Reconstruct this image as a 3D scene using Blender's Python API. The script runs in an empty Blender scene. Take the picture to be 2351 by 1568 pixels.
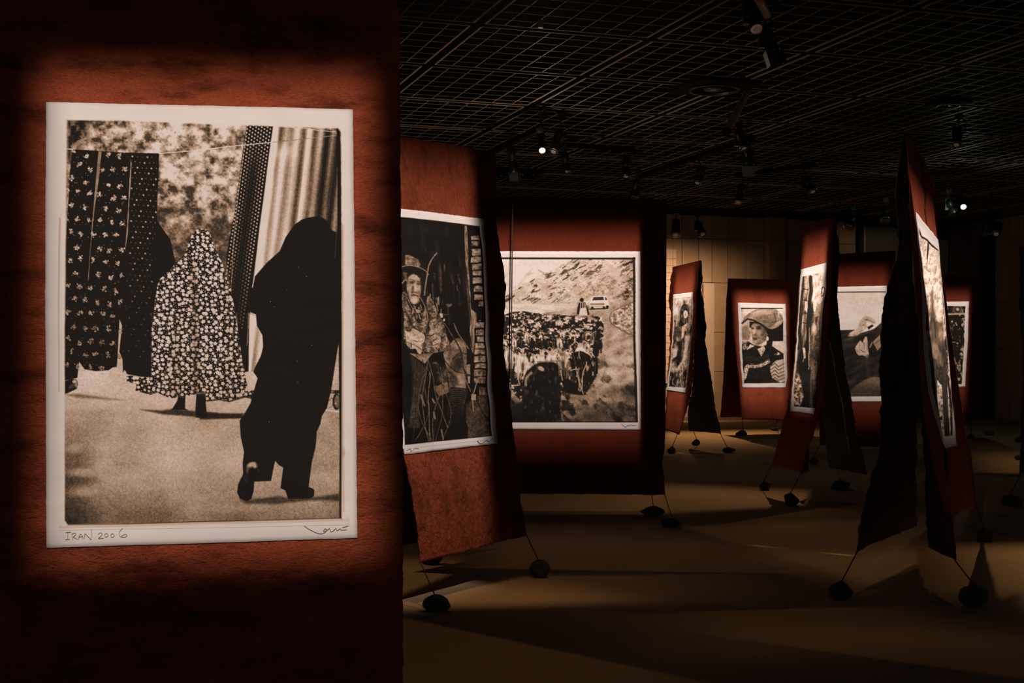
import bpy, math, random
import numpy as np
from mathutils import Vector, Matrix

random.seed(7)
SC = bpy.context.scene
COL = SC.collection
# ---------------------------------------------------------------- camera
W, H = 2351.0, 1568.0
F = 3069.0            # focal length in pixels
HOR = 845.0           # image row of the horizon
CAMH = 1.4            # eye height in metres
CX = W / 2
cam_d = bpy.data.cameras.new('camera')
cam_d.sensor_width = 36.0
cam_d.lens = 36.0 * F / W
cam_d.shift_y = (HOR - H / 2) / W
cam_d.clip_end = 200
cam = bpy.data.objects.new('camera', cam_d)
cam.location = (0, 0, CAMH)
cam.rotation_euler = (math.pi / 2, 0, 0)
COL.objects.link(cam)
SC.camera = cam
# ---------------------------------------------------------------- world, exposure
world = bpy.data.worlds.new('world')
SC.world = world
world.use_nodes = True
world.node_tree.nodes['Background'].inputs[0].default_value = (1.0, 0.90, 0.80, 1)
world.node_tree.nodes['Background'].inputs[1].default_value = 0.055
SC.view_settings.view_transform = 'Standard'
SC.view_settings.look = 'None'
SC.view_settings.exposure = 0.0
SC.view_settings.gamma = 1.0
SC.view_settings.use_curve_mapping = False
SC.cycles.max_bounces = 5
SC.cycles.diffuse_bounces = 3
SC.cycles.use_denoising = True
SC.cycles.sample_clamp_indirect = 3.0

def P(x, y, d):
    """a point of the hall seen at photo pixel (x, y), d metres in front of the camera"""
    return np.stack([(np.asarray(x) - CX) / F * d, np.asarray(d) + 0 * np.asarray(x), CAMH + (HOR - np.asarray(y)) / F * d], -1)
def floor_depth(y): return CAMH * F / (y - HOR)
def PF(x, y):
    d = floor_depth(y); return Vector(((x - CX) / F * d, d, 0.0))
def V3(p): return Vector((float(p[0]), float(p[1]), float(p[2])))

# ---------------------------------------------------------------- noise
_rng = np.random.RandomState(11)
TAB = _rng.rand(256, 256)
def vn(x, y, seed=0):
    x = np.asarray(x, float) + seed * 17.31; y = np.asarray(y, float) + seed * 7.77
    xi = np.floor(x).astype(int); yi = np.floor(y).astype(int)
    fx = x - xi; fy = y - yi
    fx = fx * fx * (3 - 2 * fx); fy = fy * fy * (3 - 2 * fy)
    a = TAB[yi & 255, xi & 255]; b = TAB[yi & 255, (xi + 1) & 255]
    c = TAB[(yi + 1) & 255, xi & 255]; d = TAB[(yi + 1) & 255, (xi + 1) & 255]
    return (a * (1 - fx) + b * fx) * (1 - fy) + (c * (1 - fx) + d * fx) * fy
def fbm(x, y, seed=0, o=4, g=.5):
    s = 0; a = 1; t = 0
    for k in range(o):
        s = s + a * vn(x * 2 ** k, y * 2 ** k, seed + k * 3); t += a; a *= g
    return s / t
def ss(e0, e1, x):
    t = np.clip((x - e0) / (e1 - e0), 0, 1); return t * t * (3 - 2 * t)

# ---------------------------------------------------------------- materials
def mat_nodes(name):
    m = bpy.data.materials.new(name); m.use_nodes = True
    nt = m.node_tree
    return m, nt, nt.nodes['Principled BSDF']
def set_spec(b, v):
    b.inputs['Specular IOR Level'].default_value = v
def simple_mat(name, col, rough=.6, spec=.3, metal=0, var=.25, scale=20., bump=0., coord='Object', emit=None):
    m, nt, b = mat_nodes(name)
    tc = nt.nodes.new('ShaderNodeTexCoord')
    n = nt.nodes.new('ShaderNodeTexNoise'); n.inputs['Scale'].default_value = scale; n.inputs['Detail'].default_value = 5
    nt.links.new(tc.outputs[coord], n.inputs['Vector'])
    mx = nt.nodes.new('ShaderNodeMix'); mx.data_type = 'RGBA'
    mx.inputs[6].default_value = (*[c * (1 - var) for c in col], 1)
    mx.inputs[7].default_value = (*[min(1, c * (1 + var)) for c in col], 1)
    nt.links.new(n.outputs['Fac'], mx.inputs[0]); nt.links.new(mx.outputs[2], b.inputs['Base Color'])
    b.inputs['Roughness'].default_value = rough; b.inputs['Metallic'].default_value = metal; set_spec(b, spec)
    if bump:
        bp = nt.nodes.new('ShaderNodeBump'); bp.inputs['Strength'].default_value = bump; bp.inputs['Distance'].default_value = .01
        nt.links.new(n.outputs['Fac'], bp.inputs['Height']); nt.links.new(bp.outputs['Normal'], b.inputs['Normal'])
    if emit:
        b.inputs['Emission Color'].default_value = (*emit[0], 1); b.inputs['Emission Strength'].default_value = emit[1]
    return m
def cloth_mat(name, col, dirt, streak=(1., 1., 1.), dirt_amt=.5, bump=.5, fine=90., lump=0., lscale=20.):
    """felted hand-dyed cloth: mottled dye, soot-like stains, pressed creases, coarse fibre"""
    m, nt, b = mat_nodes(name); N = nt.nodes; Lk = nt.links
    tc = N.new('ShaderNodeTexCoord')
    mp = N.new('ShaderNodeMapping'); mp.inputs['Scale'].default_value = streak
    Lk.new(tc.outputs['Object'], mp.inputs['Vector'])
    n1 = N.new('ShaderNodeTexNoise'); n1.inputs['Scale'].default_value = 3.2; n1.inputs['Detail'].default_value = 7; n1.inputs['Roughness'].default_value = .62
    Lk.new(mp.outputs[0], n1.inputs['Vector'])
    n2 = N.new('ShaderNodeTexNoise'); n2.inputs['Scale'].default_value = fine; n2.inputs['Detail'].default_value = 4
    Lk.new(mp.outputs[0], n2.inputs['Vector'])
    mr = N.new('ShaderNodeMapRange'); mr.interpolation_type = 'SMOOTHSTEP'
    mr.inputs['From Min'].default_value = .44; mr.inputs['From Max'].default_value = .72
    mr.inputs['To Max'].default_value = dirt_amt
    Lk.new(n1.outputs['Fac'], mr.inputs['Value'])
    mx = N.new('ShaderNodeMix'); mx.data_type = 'RGBA'
    mx.inputs[6].default_value = (*col, 1); mx.inputs[7].default_value = (*dirt, 1)
    Lk.new(mr.outputs[0], mx.inputs[0])
    m2 = N.new('ShaderNodeMix'); m2.data_type = 'RGBA'; m2.blend_type = 'MULTIPLY'; m2.inputs[0].default_value = .45
    Lk.new(mx.outputs[2], m2.inputs[6]); 
    rp = N.new('ShaderNodeMapRange'); rp.inputs['From Min'].default_value = .3; rp.inputs['From Max'].default_value = .7
    rp.inputs['To Min'].default_value = .45; rp.inputs['To Max'].default_value = 1.25
    Lk.new(n2.outputs['Fac'], rp.inputs['Value']); Lk.new(rp.outputs[0], m2.inputs[7])
    Lk.new(m2.outputs[2], b.inputs['Base Color'])
    b.inputs['Roughness'].default_value = .95; set_spec(b, .08)
    ad = N.new('ShaderNodeMath'); ad.operation = 'MULTIPLY_ADD'; ad.inputs[1].default_value = .35
    Lk.new(n2.outputs['Fac'], ad.inputs[0]); Lk.new(n1.outputs['Fac'], ad.inputs[2])
    hgt = ad.outputs[0]
    if lump:
        n3 = N.new('ShaderNodeTexNoise'); n3.inputs['Scale'].default_value = lscale; n3.inputs['Detail'].default_value = 5; n3.inputs['Roughness'].default_value = .65; n3.inputs['Distortion'].default_value = .6
        Lk.new(mp.outputs[0], n3.inputs['Vector'])
        a3 = N.new('ShaderNodeMath'); a3.operation = 'MULTIPLY_ADD'; a3.inputs[1].default_value = lump
        Lk.new(n3.outputs['Fac'], a3.inputs[0]); Lk.new(hgt, a3.inputs[2]); hgt = a3.outputs[0]
    bp = N.new('ShaderNodeBump'); bp.inputs['Strength'].default_value = bump; bp.inputs['Distance'].default_value = .03
    Lk.new(hgt, bp.inputs['Height']); Lk.new(bp.outputs['Normal'], b.inputs['Normal'])
    return m
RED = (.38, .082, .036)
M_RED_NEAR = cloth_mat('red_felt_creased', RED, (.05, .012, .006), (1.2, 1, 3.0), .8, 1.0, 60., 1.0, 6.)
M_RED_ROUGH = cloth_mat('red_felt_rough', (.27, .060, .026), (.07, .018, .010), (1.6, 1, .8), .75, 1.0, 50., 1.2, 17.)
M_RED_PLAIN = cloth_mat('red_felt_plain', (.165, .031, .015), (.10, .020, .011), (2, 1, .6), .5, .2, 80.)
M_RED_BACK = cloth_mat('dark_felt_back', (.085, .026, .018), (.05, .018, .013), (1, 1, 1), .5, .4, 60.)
M_RED_GLARE = cloth_mat('red_felt_glare', (.34, .072, .033), (.20, .04, .018), (2, 1, .6), .5, .3, 80.)  # lighter copy of the red felt, lamp glare put into its colour
M_BLACK_BACK = cloth_mat('black_felt_back', (.12, .085, .07), (.08, .056, .045), (1, 1, 1), .5, .4, 60.)

def attr_mat():
    m, nt, b = mat_nodes('sepia_print')
    a = nt.nodes.new('ShaderNodeAttribute'); a.attribute_name = 'tone'
    nt.links.new(a.outputs['Color'], b.inputs['Base Color'])
    tc = nt.nodes.new('ShaderNodeTexCoord')
    n = nt.nodes.new('ShaderNodeTexNoise'); n.inputs['Scale'].default_value = 55; n.inputs['Detail'].default_value = 3
    nt.links.new(tc.outputs['Object'], n.inputs['Vector'])
    bp = nt.nodes.new('ShaderNodeBump'); bp.inputs['Strength'].default_value = .08; bp.inputs['Distance'].default_value = .004
    nt.links.new(n.outputs['Fac'], bp.inputs['Height']); nt.links.new(bp.outputs['Normal'], b.inputs['Normal'])
    b.inputs['Roughness'].default_value = .75; set_spec(b, .12)
    return m
M_PRINT = attr_mat()
PAPER = np.array((.80, .755, .72))
INKB = np.array((.0075, .0058, .0045))
M_PAPER = simple_mat('handmade_paper', tuple(PAPER), .8, .1, 0, .06, 9., .12)
M_PENCIL = simple_mat('pencil', (.22, .19, .175), .8, .1, 0, .2)
M_BLACK = simple_mat('black_metal', (.012, .012, .012), .38, .5, 0, .3, 30)
M_MATBLACK = simple_mat('matt_black', (.008, .008, .008), .8, .08, 0, .2, 30)
M_DARKSTEEL = simple_mat('dark_steel', (.05, .045, .04), .4, .5, .6, .2, 30)
M_BRASS = simple_mat('brown_pipe', (.62, .33, .16), .4, .5, 0, .2, 12)
M_CHROME = simple_mat('lens_rim', (.5, .45, .42), .25, .6, 1., .1)
M_CABLE = simple_mat('cable', (.02, .018, .016), .6, .3)
M_TWINE = simple_mat('tie_twine', (.05, .035, .025), .9, .1)
M_WIRE = simple_mat('thin_wire', (.04, .03, .025), .5, .4)
M_ROCK = simple_mat('dark_stone', (.055, .062, .058), .8, .35, 0, .5, 14., .9)

# ---------------------------------------------------------------- mesh helpers
def link(ob, parent=None):
    COL.objects.link(ob)
    if parent is not None: ob.parent = parent
    return ob
def mesh_obj(name, verts, faces, m, parent=None, smooth=False):
    me = bpy.data.meshes.new(name)
    me.from_pydata([tuple(map(float, v)) for v in verts], [], faces)
    me.materials.append(m)
    if smooth: me.polygons.foreach_set('use_smooth', [True] * len(me.polygons))
    me.update()
    return link(bpy.data.objects.new(name, me), parent)
def grid_obj(name, V, m, parent=None, tone=None, smooth=True, origin=None):
    """V: (n, m, 3) world points -> one grid mesh"""
    n, k = V.shape[:2]
    idx = np.arange(n * k).reshape(n, k)
    q = np.stack([idx[:-1, :-1], idx[1:, :-1], idx[1:, 1:], idx[:-1, 1:]], -1).reshape(-1, 4)
    me = bpy.data.meshes.new(name)
    co = V.reshape(-1, 3)
    if origin is not None: co = co - np.array(origin)
    me.vertices.add(n * k); me.vertices.foreach_set('co', co.astype(np.float32).ravel())
    me.loops.add(q.size); me.loops.foreach_set('vertex_index', q.astype(np.int32).ravel())
    me.polygons.add(len(q))
    me.polygons.foreach_set('loop_start', np.arange(0, q.size, 4, dtype=np.int32))
    me.polygons.foreach_set('use_smooth', np.full(len(q), smooth))
    me.update(calc_edges=True)
    if tone is not None:
        at = me.attributes.new('tone', 'FLOAT_COLOR', 'POINT')
        c = np.ones((n * k, 4), np.float32); c[:, :3] = tone.reshape(-1, 3)
        at.data.foreach_set('color', c.ravel())
    me.materials.append(m)
    ob = bpy.data.objects.new(name, me)
    return link(ob, parent)
class MB:
    def __init__(s): s.v = []; s.f = []
    def box(s, c, size, rot=None):
        c = Vector(c); hx, hy, hz = [a / 2 for a in size]; b = len(s.v)
        for x in (-hx, hx):
            for y in (-hy, hy):
                for z in (-hz, hz):
                    p = Vector((x, y, z)); p = rot @ p if rot else p
                    s.v.append(c + p)
        s.f += [tuple(b + i for i in f) for f in ((0, 1, 3, 2), (4, 6, 7, 5), (0, 4, 5, 1), (2, 3, 7, 6), (0, 2, 6, 4), (1, 5, 7, 3))]
        return s
    def lathe(s, a, b, prof, seg=14):
        """prof: list of (t, r), t in metres from a towards b"""
        a = Vector(a); b = Vector(b); z = (b - a).normalized()
        u = z.orthogonal().normalized(); w = z.cross(u); o = len(s.v)
        for t, r in prof:
            for i in range(seg):
                an = 2 * math.pi * i / seg
                s.v.append(a + z * t + (u * math.cos(an) + w * math.sin(an)) * r)
        for j in range(len(prof) - 1):
            for i in range(seg):
                i2 = (i + 1) % seg
                s.f.append((o + j * seg + i, o + j * seg + i2, o + (j + 1) * seg + i2, o + (j + 1) * seg + i))
        s.f.append(tuple(o + i for i in range(seg))[::-1]); e = o + (len(prof) - 1) * seg
        s.f.append(tuple(e + i for i in range(seg)))
        return s
    def tube(s, pts, r, seg=6):
        pts = [Vector(p) for p in pts]; o = len(s.v); n = len(pts)
        up = None
        for k, p in enumerate(pts):
            d = (pts[min(k + 1, n - 1)] - pts[max(k - 1, 0)]).normalized()
            if up is None: up = d.orthogonal().normalized()
            u = (up - d * up.dot(d)).normalized(); up = u; w = d.cross(u)
            for i in range(seg):
                an = 2 * math.pi * i / seg
                s.v.append(p + (u * math.cos(an) + w * math.sin(an)) * r)
        for k in range(n - 1):
            for i in range(seg):
                i2 = (i + 1) % seg
                s.f.append((o + k * seg + i, o + k * seg + i2, o + (k + 1) * seg + i2, o + (k + 1) * seg + i))
        s.f.append(tuple(o + i for i in range(seg))[::-1]); e = o + (n - 1) * seg
        s.f.append(tuple(e + i for i in range(seg)))
        return s
    def build(s, name, m, parent=None, smooth=False, origin=None):
        o = Vector(origin) if origin is not None else Vector((0, 0, 0))
        return mesh_obj(name, [v - o for v in s.v], s.f, m, parent, smooth)
def tag(o, label=None, cat=None, group=None, kind=None):
    if label: o['label'] = label
    if cat: o['category'] = cat
    if group: o['group'] = group
    if kind: o['kind'] = kind
    return o
def empty(name, loc=(0, 0, 0)):
    o = bpy.data.objects.new(name, None); o.location = loc; o.empty_display_size = .1
    return link(o)

# ---------------------------------------------------------------- framing spotlights
LAMPS = []
def lamp(name, pos, quad, offs, softs, E, color=(1, .83, .745), radius=.02, spread=None, parent=None):
    """a framing projector: four shutters cut the beam to a soft-edged quad.
    quad: 4 world points; offs: metres the beam reaches past each edge (top, right, bottom, left); softs: width of each soft edge"""
    pos = Vector(pos); quad = [V3(q) for q in quad]
    c = sum(quad, Vector()) / 4
    r = (c - pos).length
    nrm = (quad[1] - quad[0]).cross(quad[3] - quad[0]).normalized()
    cosi = max(.15, abs((c - pos).normalized().dot(nrm)))
    ld = bpy.data.lights.new(name, 'SPOT')
    ld.energy = 4 * math.pi * E * r * r / cosi
    ld.color = color; ld.shadow_soft_size = radius
    amax = max(((q - pos).angle(c - pos)) for q in quad) + math.atan(max(offs) / r) + .06
    ld.spot_size = min(2.6, 2 * amax * 1.15); ld.spot_blend = .05
    ob = bpy.data.objects.new(name, ld)
    ob.location = pos
    ob.rotation_euler = (c - pos).to_track_quat('-Z', 'Y').to_euler()
    link(ob, parent)
    ld.use_nodes = True
    nt = ld.node_tree; em = nt.nodes['Emission']
    ge = nt.nodes.new('ShaderNodeNewGeometry')
    last = None
    for i in range(4):
        a, b = quad[i], quad[(i + 1) % 4]
        n = (a - pos).cross(b - pos).normalized()
        if n.dot(c - pos) < 0: n = -n
        dp = nt.nodes.new('ShaderNodeVectorMath'); dp.operation = 'DOT_PRODUCT'
        dp.inputs[1].default_value = n * LSIGN
        nt.links.new(ge.outputs['Incoming'], dp.inputs[0])
        mr = nt.nodes.new('ShaderNodeMapRange'); mr.interpolation_type = 'SMOOTHSTEP'
        mr.inputs['From Min'].default_value = -offs[i] / r
        mr.inputs['From Max'].default_value = (-offs[i] + softs[i]) / r
        nt.links.new(dp.outputs['Value'], mr.inputs['Value'])
        if last is None: last = mr.outputs[0]
        else:
            mu = nt.nodes.new('ShaderNodeMath'); mu.operation = 'MULTIPLY'
            nt.links.new(last, mu.inputs[0]); nt.links.new(mr.outputs[0], mu.inputs[1]); last = mu.outputs[0]
    nt.links.new(last, em.inputs['Strength'])
    LAMPS.append(ob)
    return ob
LSIGN = 1.0
# ---------------------------------------------------------------- hung sheets
def plane_of(anchors):
    A = np.array([[1, x, y] for x, y, d in anchors], float); b = np.array([1 / d for x, y, d in anchors])
    a, bx, by = np.linalg.solve(A, b)
    D = lambda x, y: 1.0 / (a + bx * np.asarray(x, float) + by * np.asarray(y, float))
    x0 = np.mean([q[0] for q in anchors]); y0 = np.mean([q[1] for q in anchors])
    p0 = P(x0, y0, D(x0, y0)); p1 = P(x0 + 5, y0, D(x0 + 5, y0)); p2 = P(x0, y0 + 5, D(x0, y0 + 5))
    n = np.cross(p1 - p0, p2 - p0); n /= np.linalg.norm(n)
    if np.dot(n, p0 - np.array([0, 0, CAMH])) > 0: n = -n          # towards the viewer's side
    r = p1 - p0; r /= np.linalg.norm(r); u = np.cross(n, r)
    return dict(D=D, n=n, r=r, u=u, p0=p0, amp=.012, seed=1, hs=1.0)
def surf(pl, X, Y, lift=0.0):
    p = P(X, Y, pl['D'](X, Y))
    a = (p - pl['p0']) @ pl['r']; b = (p - pl['p0']) @ pl['u']
    s = pl['seed']; k = pl['hs']
    d = (vn(a * 1.6, b * 2.2 * k, s) - .5) * 1.2 + (vn(a * 4, b * 9 * k, s + 5) - .5) * .55 + (vn(a * 11, b * 24 * k, s + 9) - .5) * .22
    return p + pl['n'] * (pl['amp'] * d + lift)[..., None]
def polyline(pts, n):
    pts = np.array(pts, float)
    seg = np.r_[0, np.cumsum(np.hypot(*np.diff(pts, axis=0).T))]
    t = np.linspace(0, seg[-1], n)
    return np.stack([np.interp(t, seg, pts[:, 0]), np.interp(t, seg, pts[:, 1])], -1)
def sheet(name, L, R, pl, m, parent, nu=40, nv=110, rag=2.0, ragf=.12, lift=0.0, sag=2.0, seed=3, top=0.0, thick=.004):
    Lp, Rp = polyline(L, nv), polyline(R, nv)
    t = np.arange(nv)
    for Q, sd in ((Lp, seed), (Rp, seed + 31)):
        yy = Q[:, 1]
        Q[:, 0] += rag * 2 * (fbm(yy * ragf, yy * 0, sd, 3, .6) - .5)
    s = np.linspace(0, 1, nu)[None, :, None]
    XY = Lp[:, None] * (1 - s) + Rp[:, None] * s
    X, Y = XY[..., 0].copy(), XY[..., 1].copy()
    w = ss(.9, 1.0, np.linspace(0, 1, nv))[:, None]
    Y += w * sag * 2 * (fbm(X * .03, X * 0, seed + 4, 3, .6) - .5)
    Y += ss(.1, 0, np.linspace(0, 1, nv))[:, None] * top * np.sin(np.linspace(0, math.pi, nu))[None]
    V = surf(pl, X, Y, lift)
    ob = grid_obj(name, V, m, parent)
    md = ob.modifiers.new('thickness', 'SOLIDIFY'); md.thickness = thick; md.offset = -1
    # vertex order gives normals towards the viewer
    n0 = np.cross(V[1, 0] - V[0, 0], V[0, 1] - V[0, 0])
    if np.dot(n0, pl['n']) < 0: ob.data.flip_normals()
    return ob
def cord(parent, a, b, r=.006, sagz=0.0, name='tie_cord', m=None, n=6):
    a, b = Vector(a), Vector(b)
    pts = [a.lerp(b, k / (n - 1)) - Vector((0, 0, sagz * math.sin(math.pi * k / (n - 1)))) for k in range(n)]
    return MB().tube(pts, r).build(name, m or M_TWINE, parent, True)

# ---------------------------------------------------------------- drawing the prints
class Crop:
    def __init__(s, x, y, k): s.x, s.y, s.k = x, y, k
    def __call__(s, pts): return [(s.x + s.k * a, s.y + s.k * b) for a, b in pts]
C1 = Crop(80, 220, .33175); C2 = Crop(460, 220, .33172); C3 = Crop(80, 720, .37004); C4 = Crop(460, 720, .3698)
C6 = Crop(910, 760, .42746); C7 = Crop(1130, 440, .25504); C8 = Crop(1130, 800, .28068); E1 = Crop(910, 560, .2041)
D1 = Crop(1510, 560, .31884); D2 = Crop(1720, 460, .24242); D3 = Crop(1720, 800, .25514)
E2 = Crop(2080, 460, .1913); E3 = Crop(2060, 740, .2041); E4 = Crop(1520, 660, .1596); E5 = Crop(1810, 590, .2358)
D4 = Crop(2000, 280, .33176)
def smooth_poly(p, n=4, closed=True):
    p = np.array(p, float); m = len(p); out = []
    for i in range(m if closed else m - 1):
        if closed: a, b, c, d = p[(i - 1) % m], p[i], p[(i + 1) % m], p[(i + 2) % m]
        else: a, b, c, d = p[max(i - 1, 0)], p[i], p[i + 1], p[min(i + 2, m - 1)]
        for k in range(n):
            t = k / n
            out.append(.5 * ((2 * b) + (c - a) * t + (2 * a - 5 * b + 4 * c - d) * t * t + (3 * b - a - 3 * c + d) * t ** 3))
    if not closed: out.append(p[-1])
    return np.array(out)
class Canvas:
    def __init__(s, X, Y, v=.9):
        s.X, s.Y = X, Y; s.v = np.full(X.shape, float(v))
    def _blend(s, sl, a, val):
        if callable(val): val = val(s.X[sl], s.Y[sl])
        elif isinstance(val, np.ndarray): val = val[sl]
        s.v[sl] = s.v[sl] * (1 - a) + val * a
    def _box(s, x0, x1, y0, y1):
        m = (s.X >= x0) & (s.X <= x1) & (s.Y >= y0) & (s.Y <= y1)
        r = np.flatnonzero(m.any(1)); c = np.flatnonzero(m.any(0))
        if len(r) == 0 or len(c) == 0: return None
        return (slice(r[0], r[-1] + 1), slice(c[0], c[-1] + 1))
    def mask(s, pts, soft, sl):
        X, Y = s.X[sl], s.Y[sl]; q = np.array(pts, float)
        ins = np.zeros(X.shape, bool); dd = np.full(X.shape, 1e9)
        for (x1, y1), (x2, y2) in zip(q, np.roll(q, -1, 0)):
            if y1 != y2:
                c = ((y1 > Y) != (y2 > Y)) & (X < (x2 - x1) * (Y - y1) / (y2 - y1) + x1); ins ^= c
            ex, ey = x2 - x1, y2 - y1; l2 = ex * ex + ey * ey + 1e-9
            t = np.clip(((X - x1) * ex + (Y - y1) * ey) / l2, 0, 1)
            dd = np.minimum(dd, (X - x1 - t * ex) ** 2 + (Y - y1 - t * ey) ** 2)
        d = np.sqrt(dd); d = np.where(ins, d, -d)
        return ss(-soft, soft, d)
    def poly(s, pts, val, soft=.8, sm=0, alpha=1.0):
        if sm: pts = smooth_poly(pts, sm)
        q = np.array(pts, float)
        sl = s._box(q[:, 0].min() - soft - 1, q[:, 0].max() + soft + 1, q[:, 1].min() - soft - 1, q[:, 1].max() + soft + 1)
        if sl is None: return
        s._blend(sl, alpha * s.mask(q, soft, sl), val)
    def ell(s, c, rx, ry, val, soft=.2, rot=0., alpha=1.0):
        x, y = c; R = max(rx, ry) * (1 + soft) + 1
        sl = s._box(x - R, x + R, y - R, y + R)
        if sl is None: return
        dx, dy = s.X[sl] - x, s.Y[sl] - y; ca, sa = math.cos(rot), math.sin(rot)
        e = np.sqrt(((dx * ca + dy * sa) / rx) ** 2 + ((-dx * sa + dy * ca) / ry) ** 2)
        s._blend(sl, alpha * ss(1 + soft, 1 - soft, e), val)
    def line(s, pts, w, val, soft=.7, sm=0, alpha=1.0):
        if sm: pts = smooth_poly(pts, sm, False)
        q = np.array(pts, float); R = w + soft + 1
        sl = s._box(q[:, 0].min() - R, q[:, 0].max() + R, q[:, 1].min() - R, q[:, 1].max() + R)
        if sl is None: return
        X, Y = s.X[sl], s.Y[sl]; dd = np.full(X.shape, 1e9)
        for (x1, y1), (x2, y2) in zip(q[:-1], q[1:]):
            ex, ey = x2 - x1, y2 - y1; l2 = ex * ex + ey * ey + 1e-9
            t = np.clip(((X - x1) * ex + (Y - y1) * ey) / l2, 0, 1)
            dd = np.minimum(dd, (X - x1 - t * ex) ** 2 + (Y - y1 - t * ey) ** 2)
        s._blend(sl, alpha * ss(w / 2 + soft, w / 2 - soft, np.sqrt(dd)), val)
    def rgb(s):
        v = np.clip(s.v, 0, 1.06); v = np.minimum(v + .11 * ss(.22, .65, v), np.maximum(v, .985))
        L = v ** 2.2; w = (1 - np.minimum(L, 1)) * ss(.05, .40, v)
        T = np.stack([L * (1 + .50 * w), L * (1 + .01 * w), L * (1 - .42 * w)], -1)       # warm sepia mid-tones
        return INKB + (PAPER - INKB) * T
def cells(x, y, seed, jit=.9):
    """nearest jittered lattice point: distance, a random number of that cell, offset"""
    xi = np.floor(x).astype(int); yi = np.floor(y).astype(int)
    best = np.full(x.shape, 9.); rid = np.zeros(x.shape); bx = np.zeros(x.shape); by = np.zeros(x.shape)
    for j in (-1, 0, 1):
        for i in (-1, 0, 1):
            a, b = xi + i, yi + j
            h1 = TAB[(b + seed * 13) & 255, (a + seed * 29) & 255]; h2 = TAB[(b + seed * 41 + 97) & 255, (a + seed * 7 + 53) & 255]
            dx = x - (a + .5 + (h1 - .5) * jit); dy = y - (b + .5 + (h2 - .5) * jit)
            d = dx * dx + dy * dy; m = d < best
            best = np.where(m, d, best); rid = np.where(m, TAB[(b * 3 + seed) & 255, (a * 5 + 11) & 255], rid)
            bx = np.where(m, dx, bx); by = np.where(m, dy, by)
    return np.sqrt(best), rid, bx, by
def grain(c, a, sc=.55, seed=3):
    n = vn(c.X * sc, c.Y * sc, seed) + vn(c.X * sc * .47, c.Y * sc * .47, seed + 1) - 1
    c.v += a * n * (c.v > .16) * (c.v < .97)
def edge_fade(c, quad, soft, val=1.0, rough=0.0):
    """bare paper outside the exposed rectangle"""
    q = np.array(quad, float)
    m = c.mask(q, soft, (slice(None), slice(None)))
    c.v = c.v * m + val * (1 - m)

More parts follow.
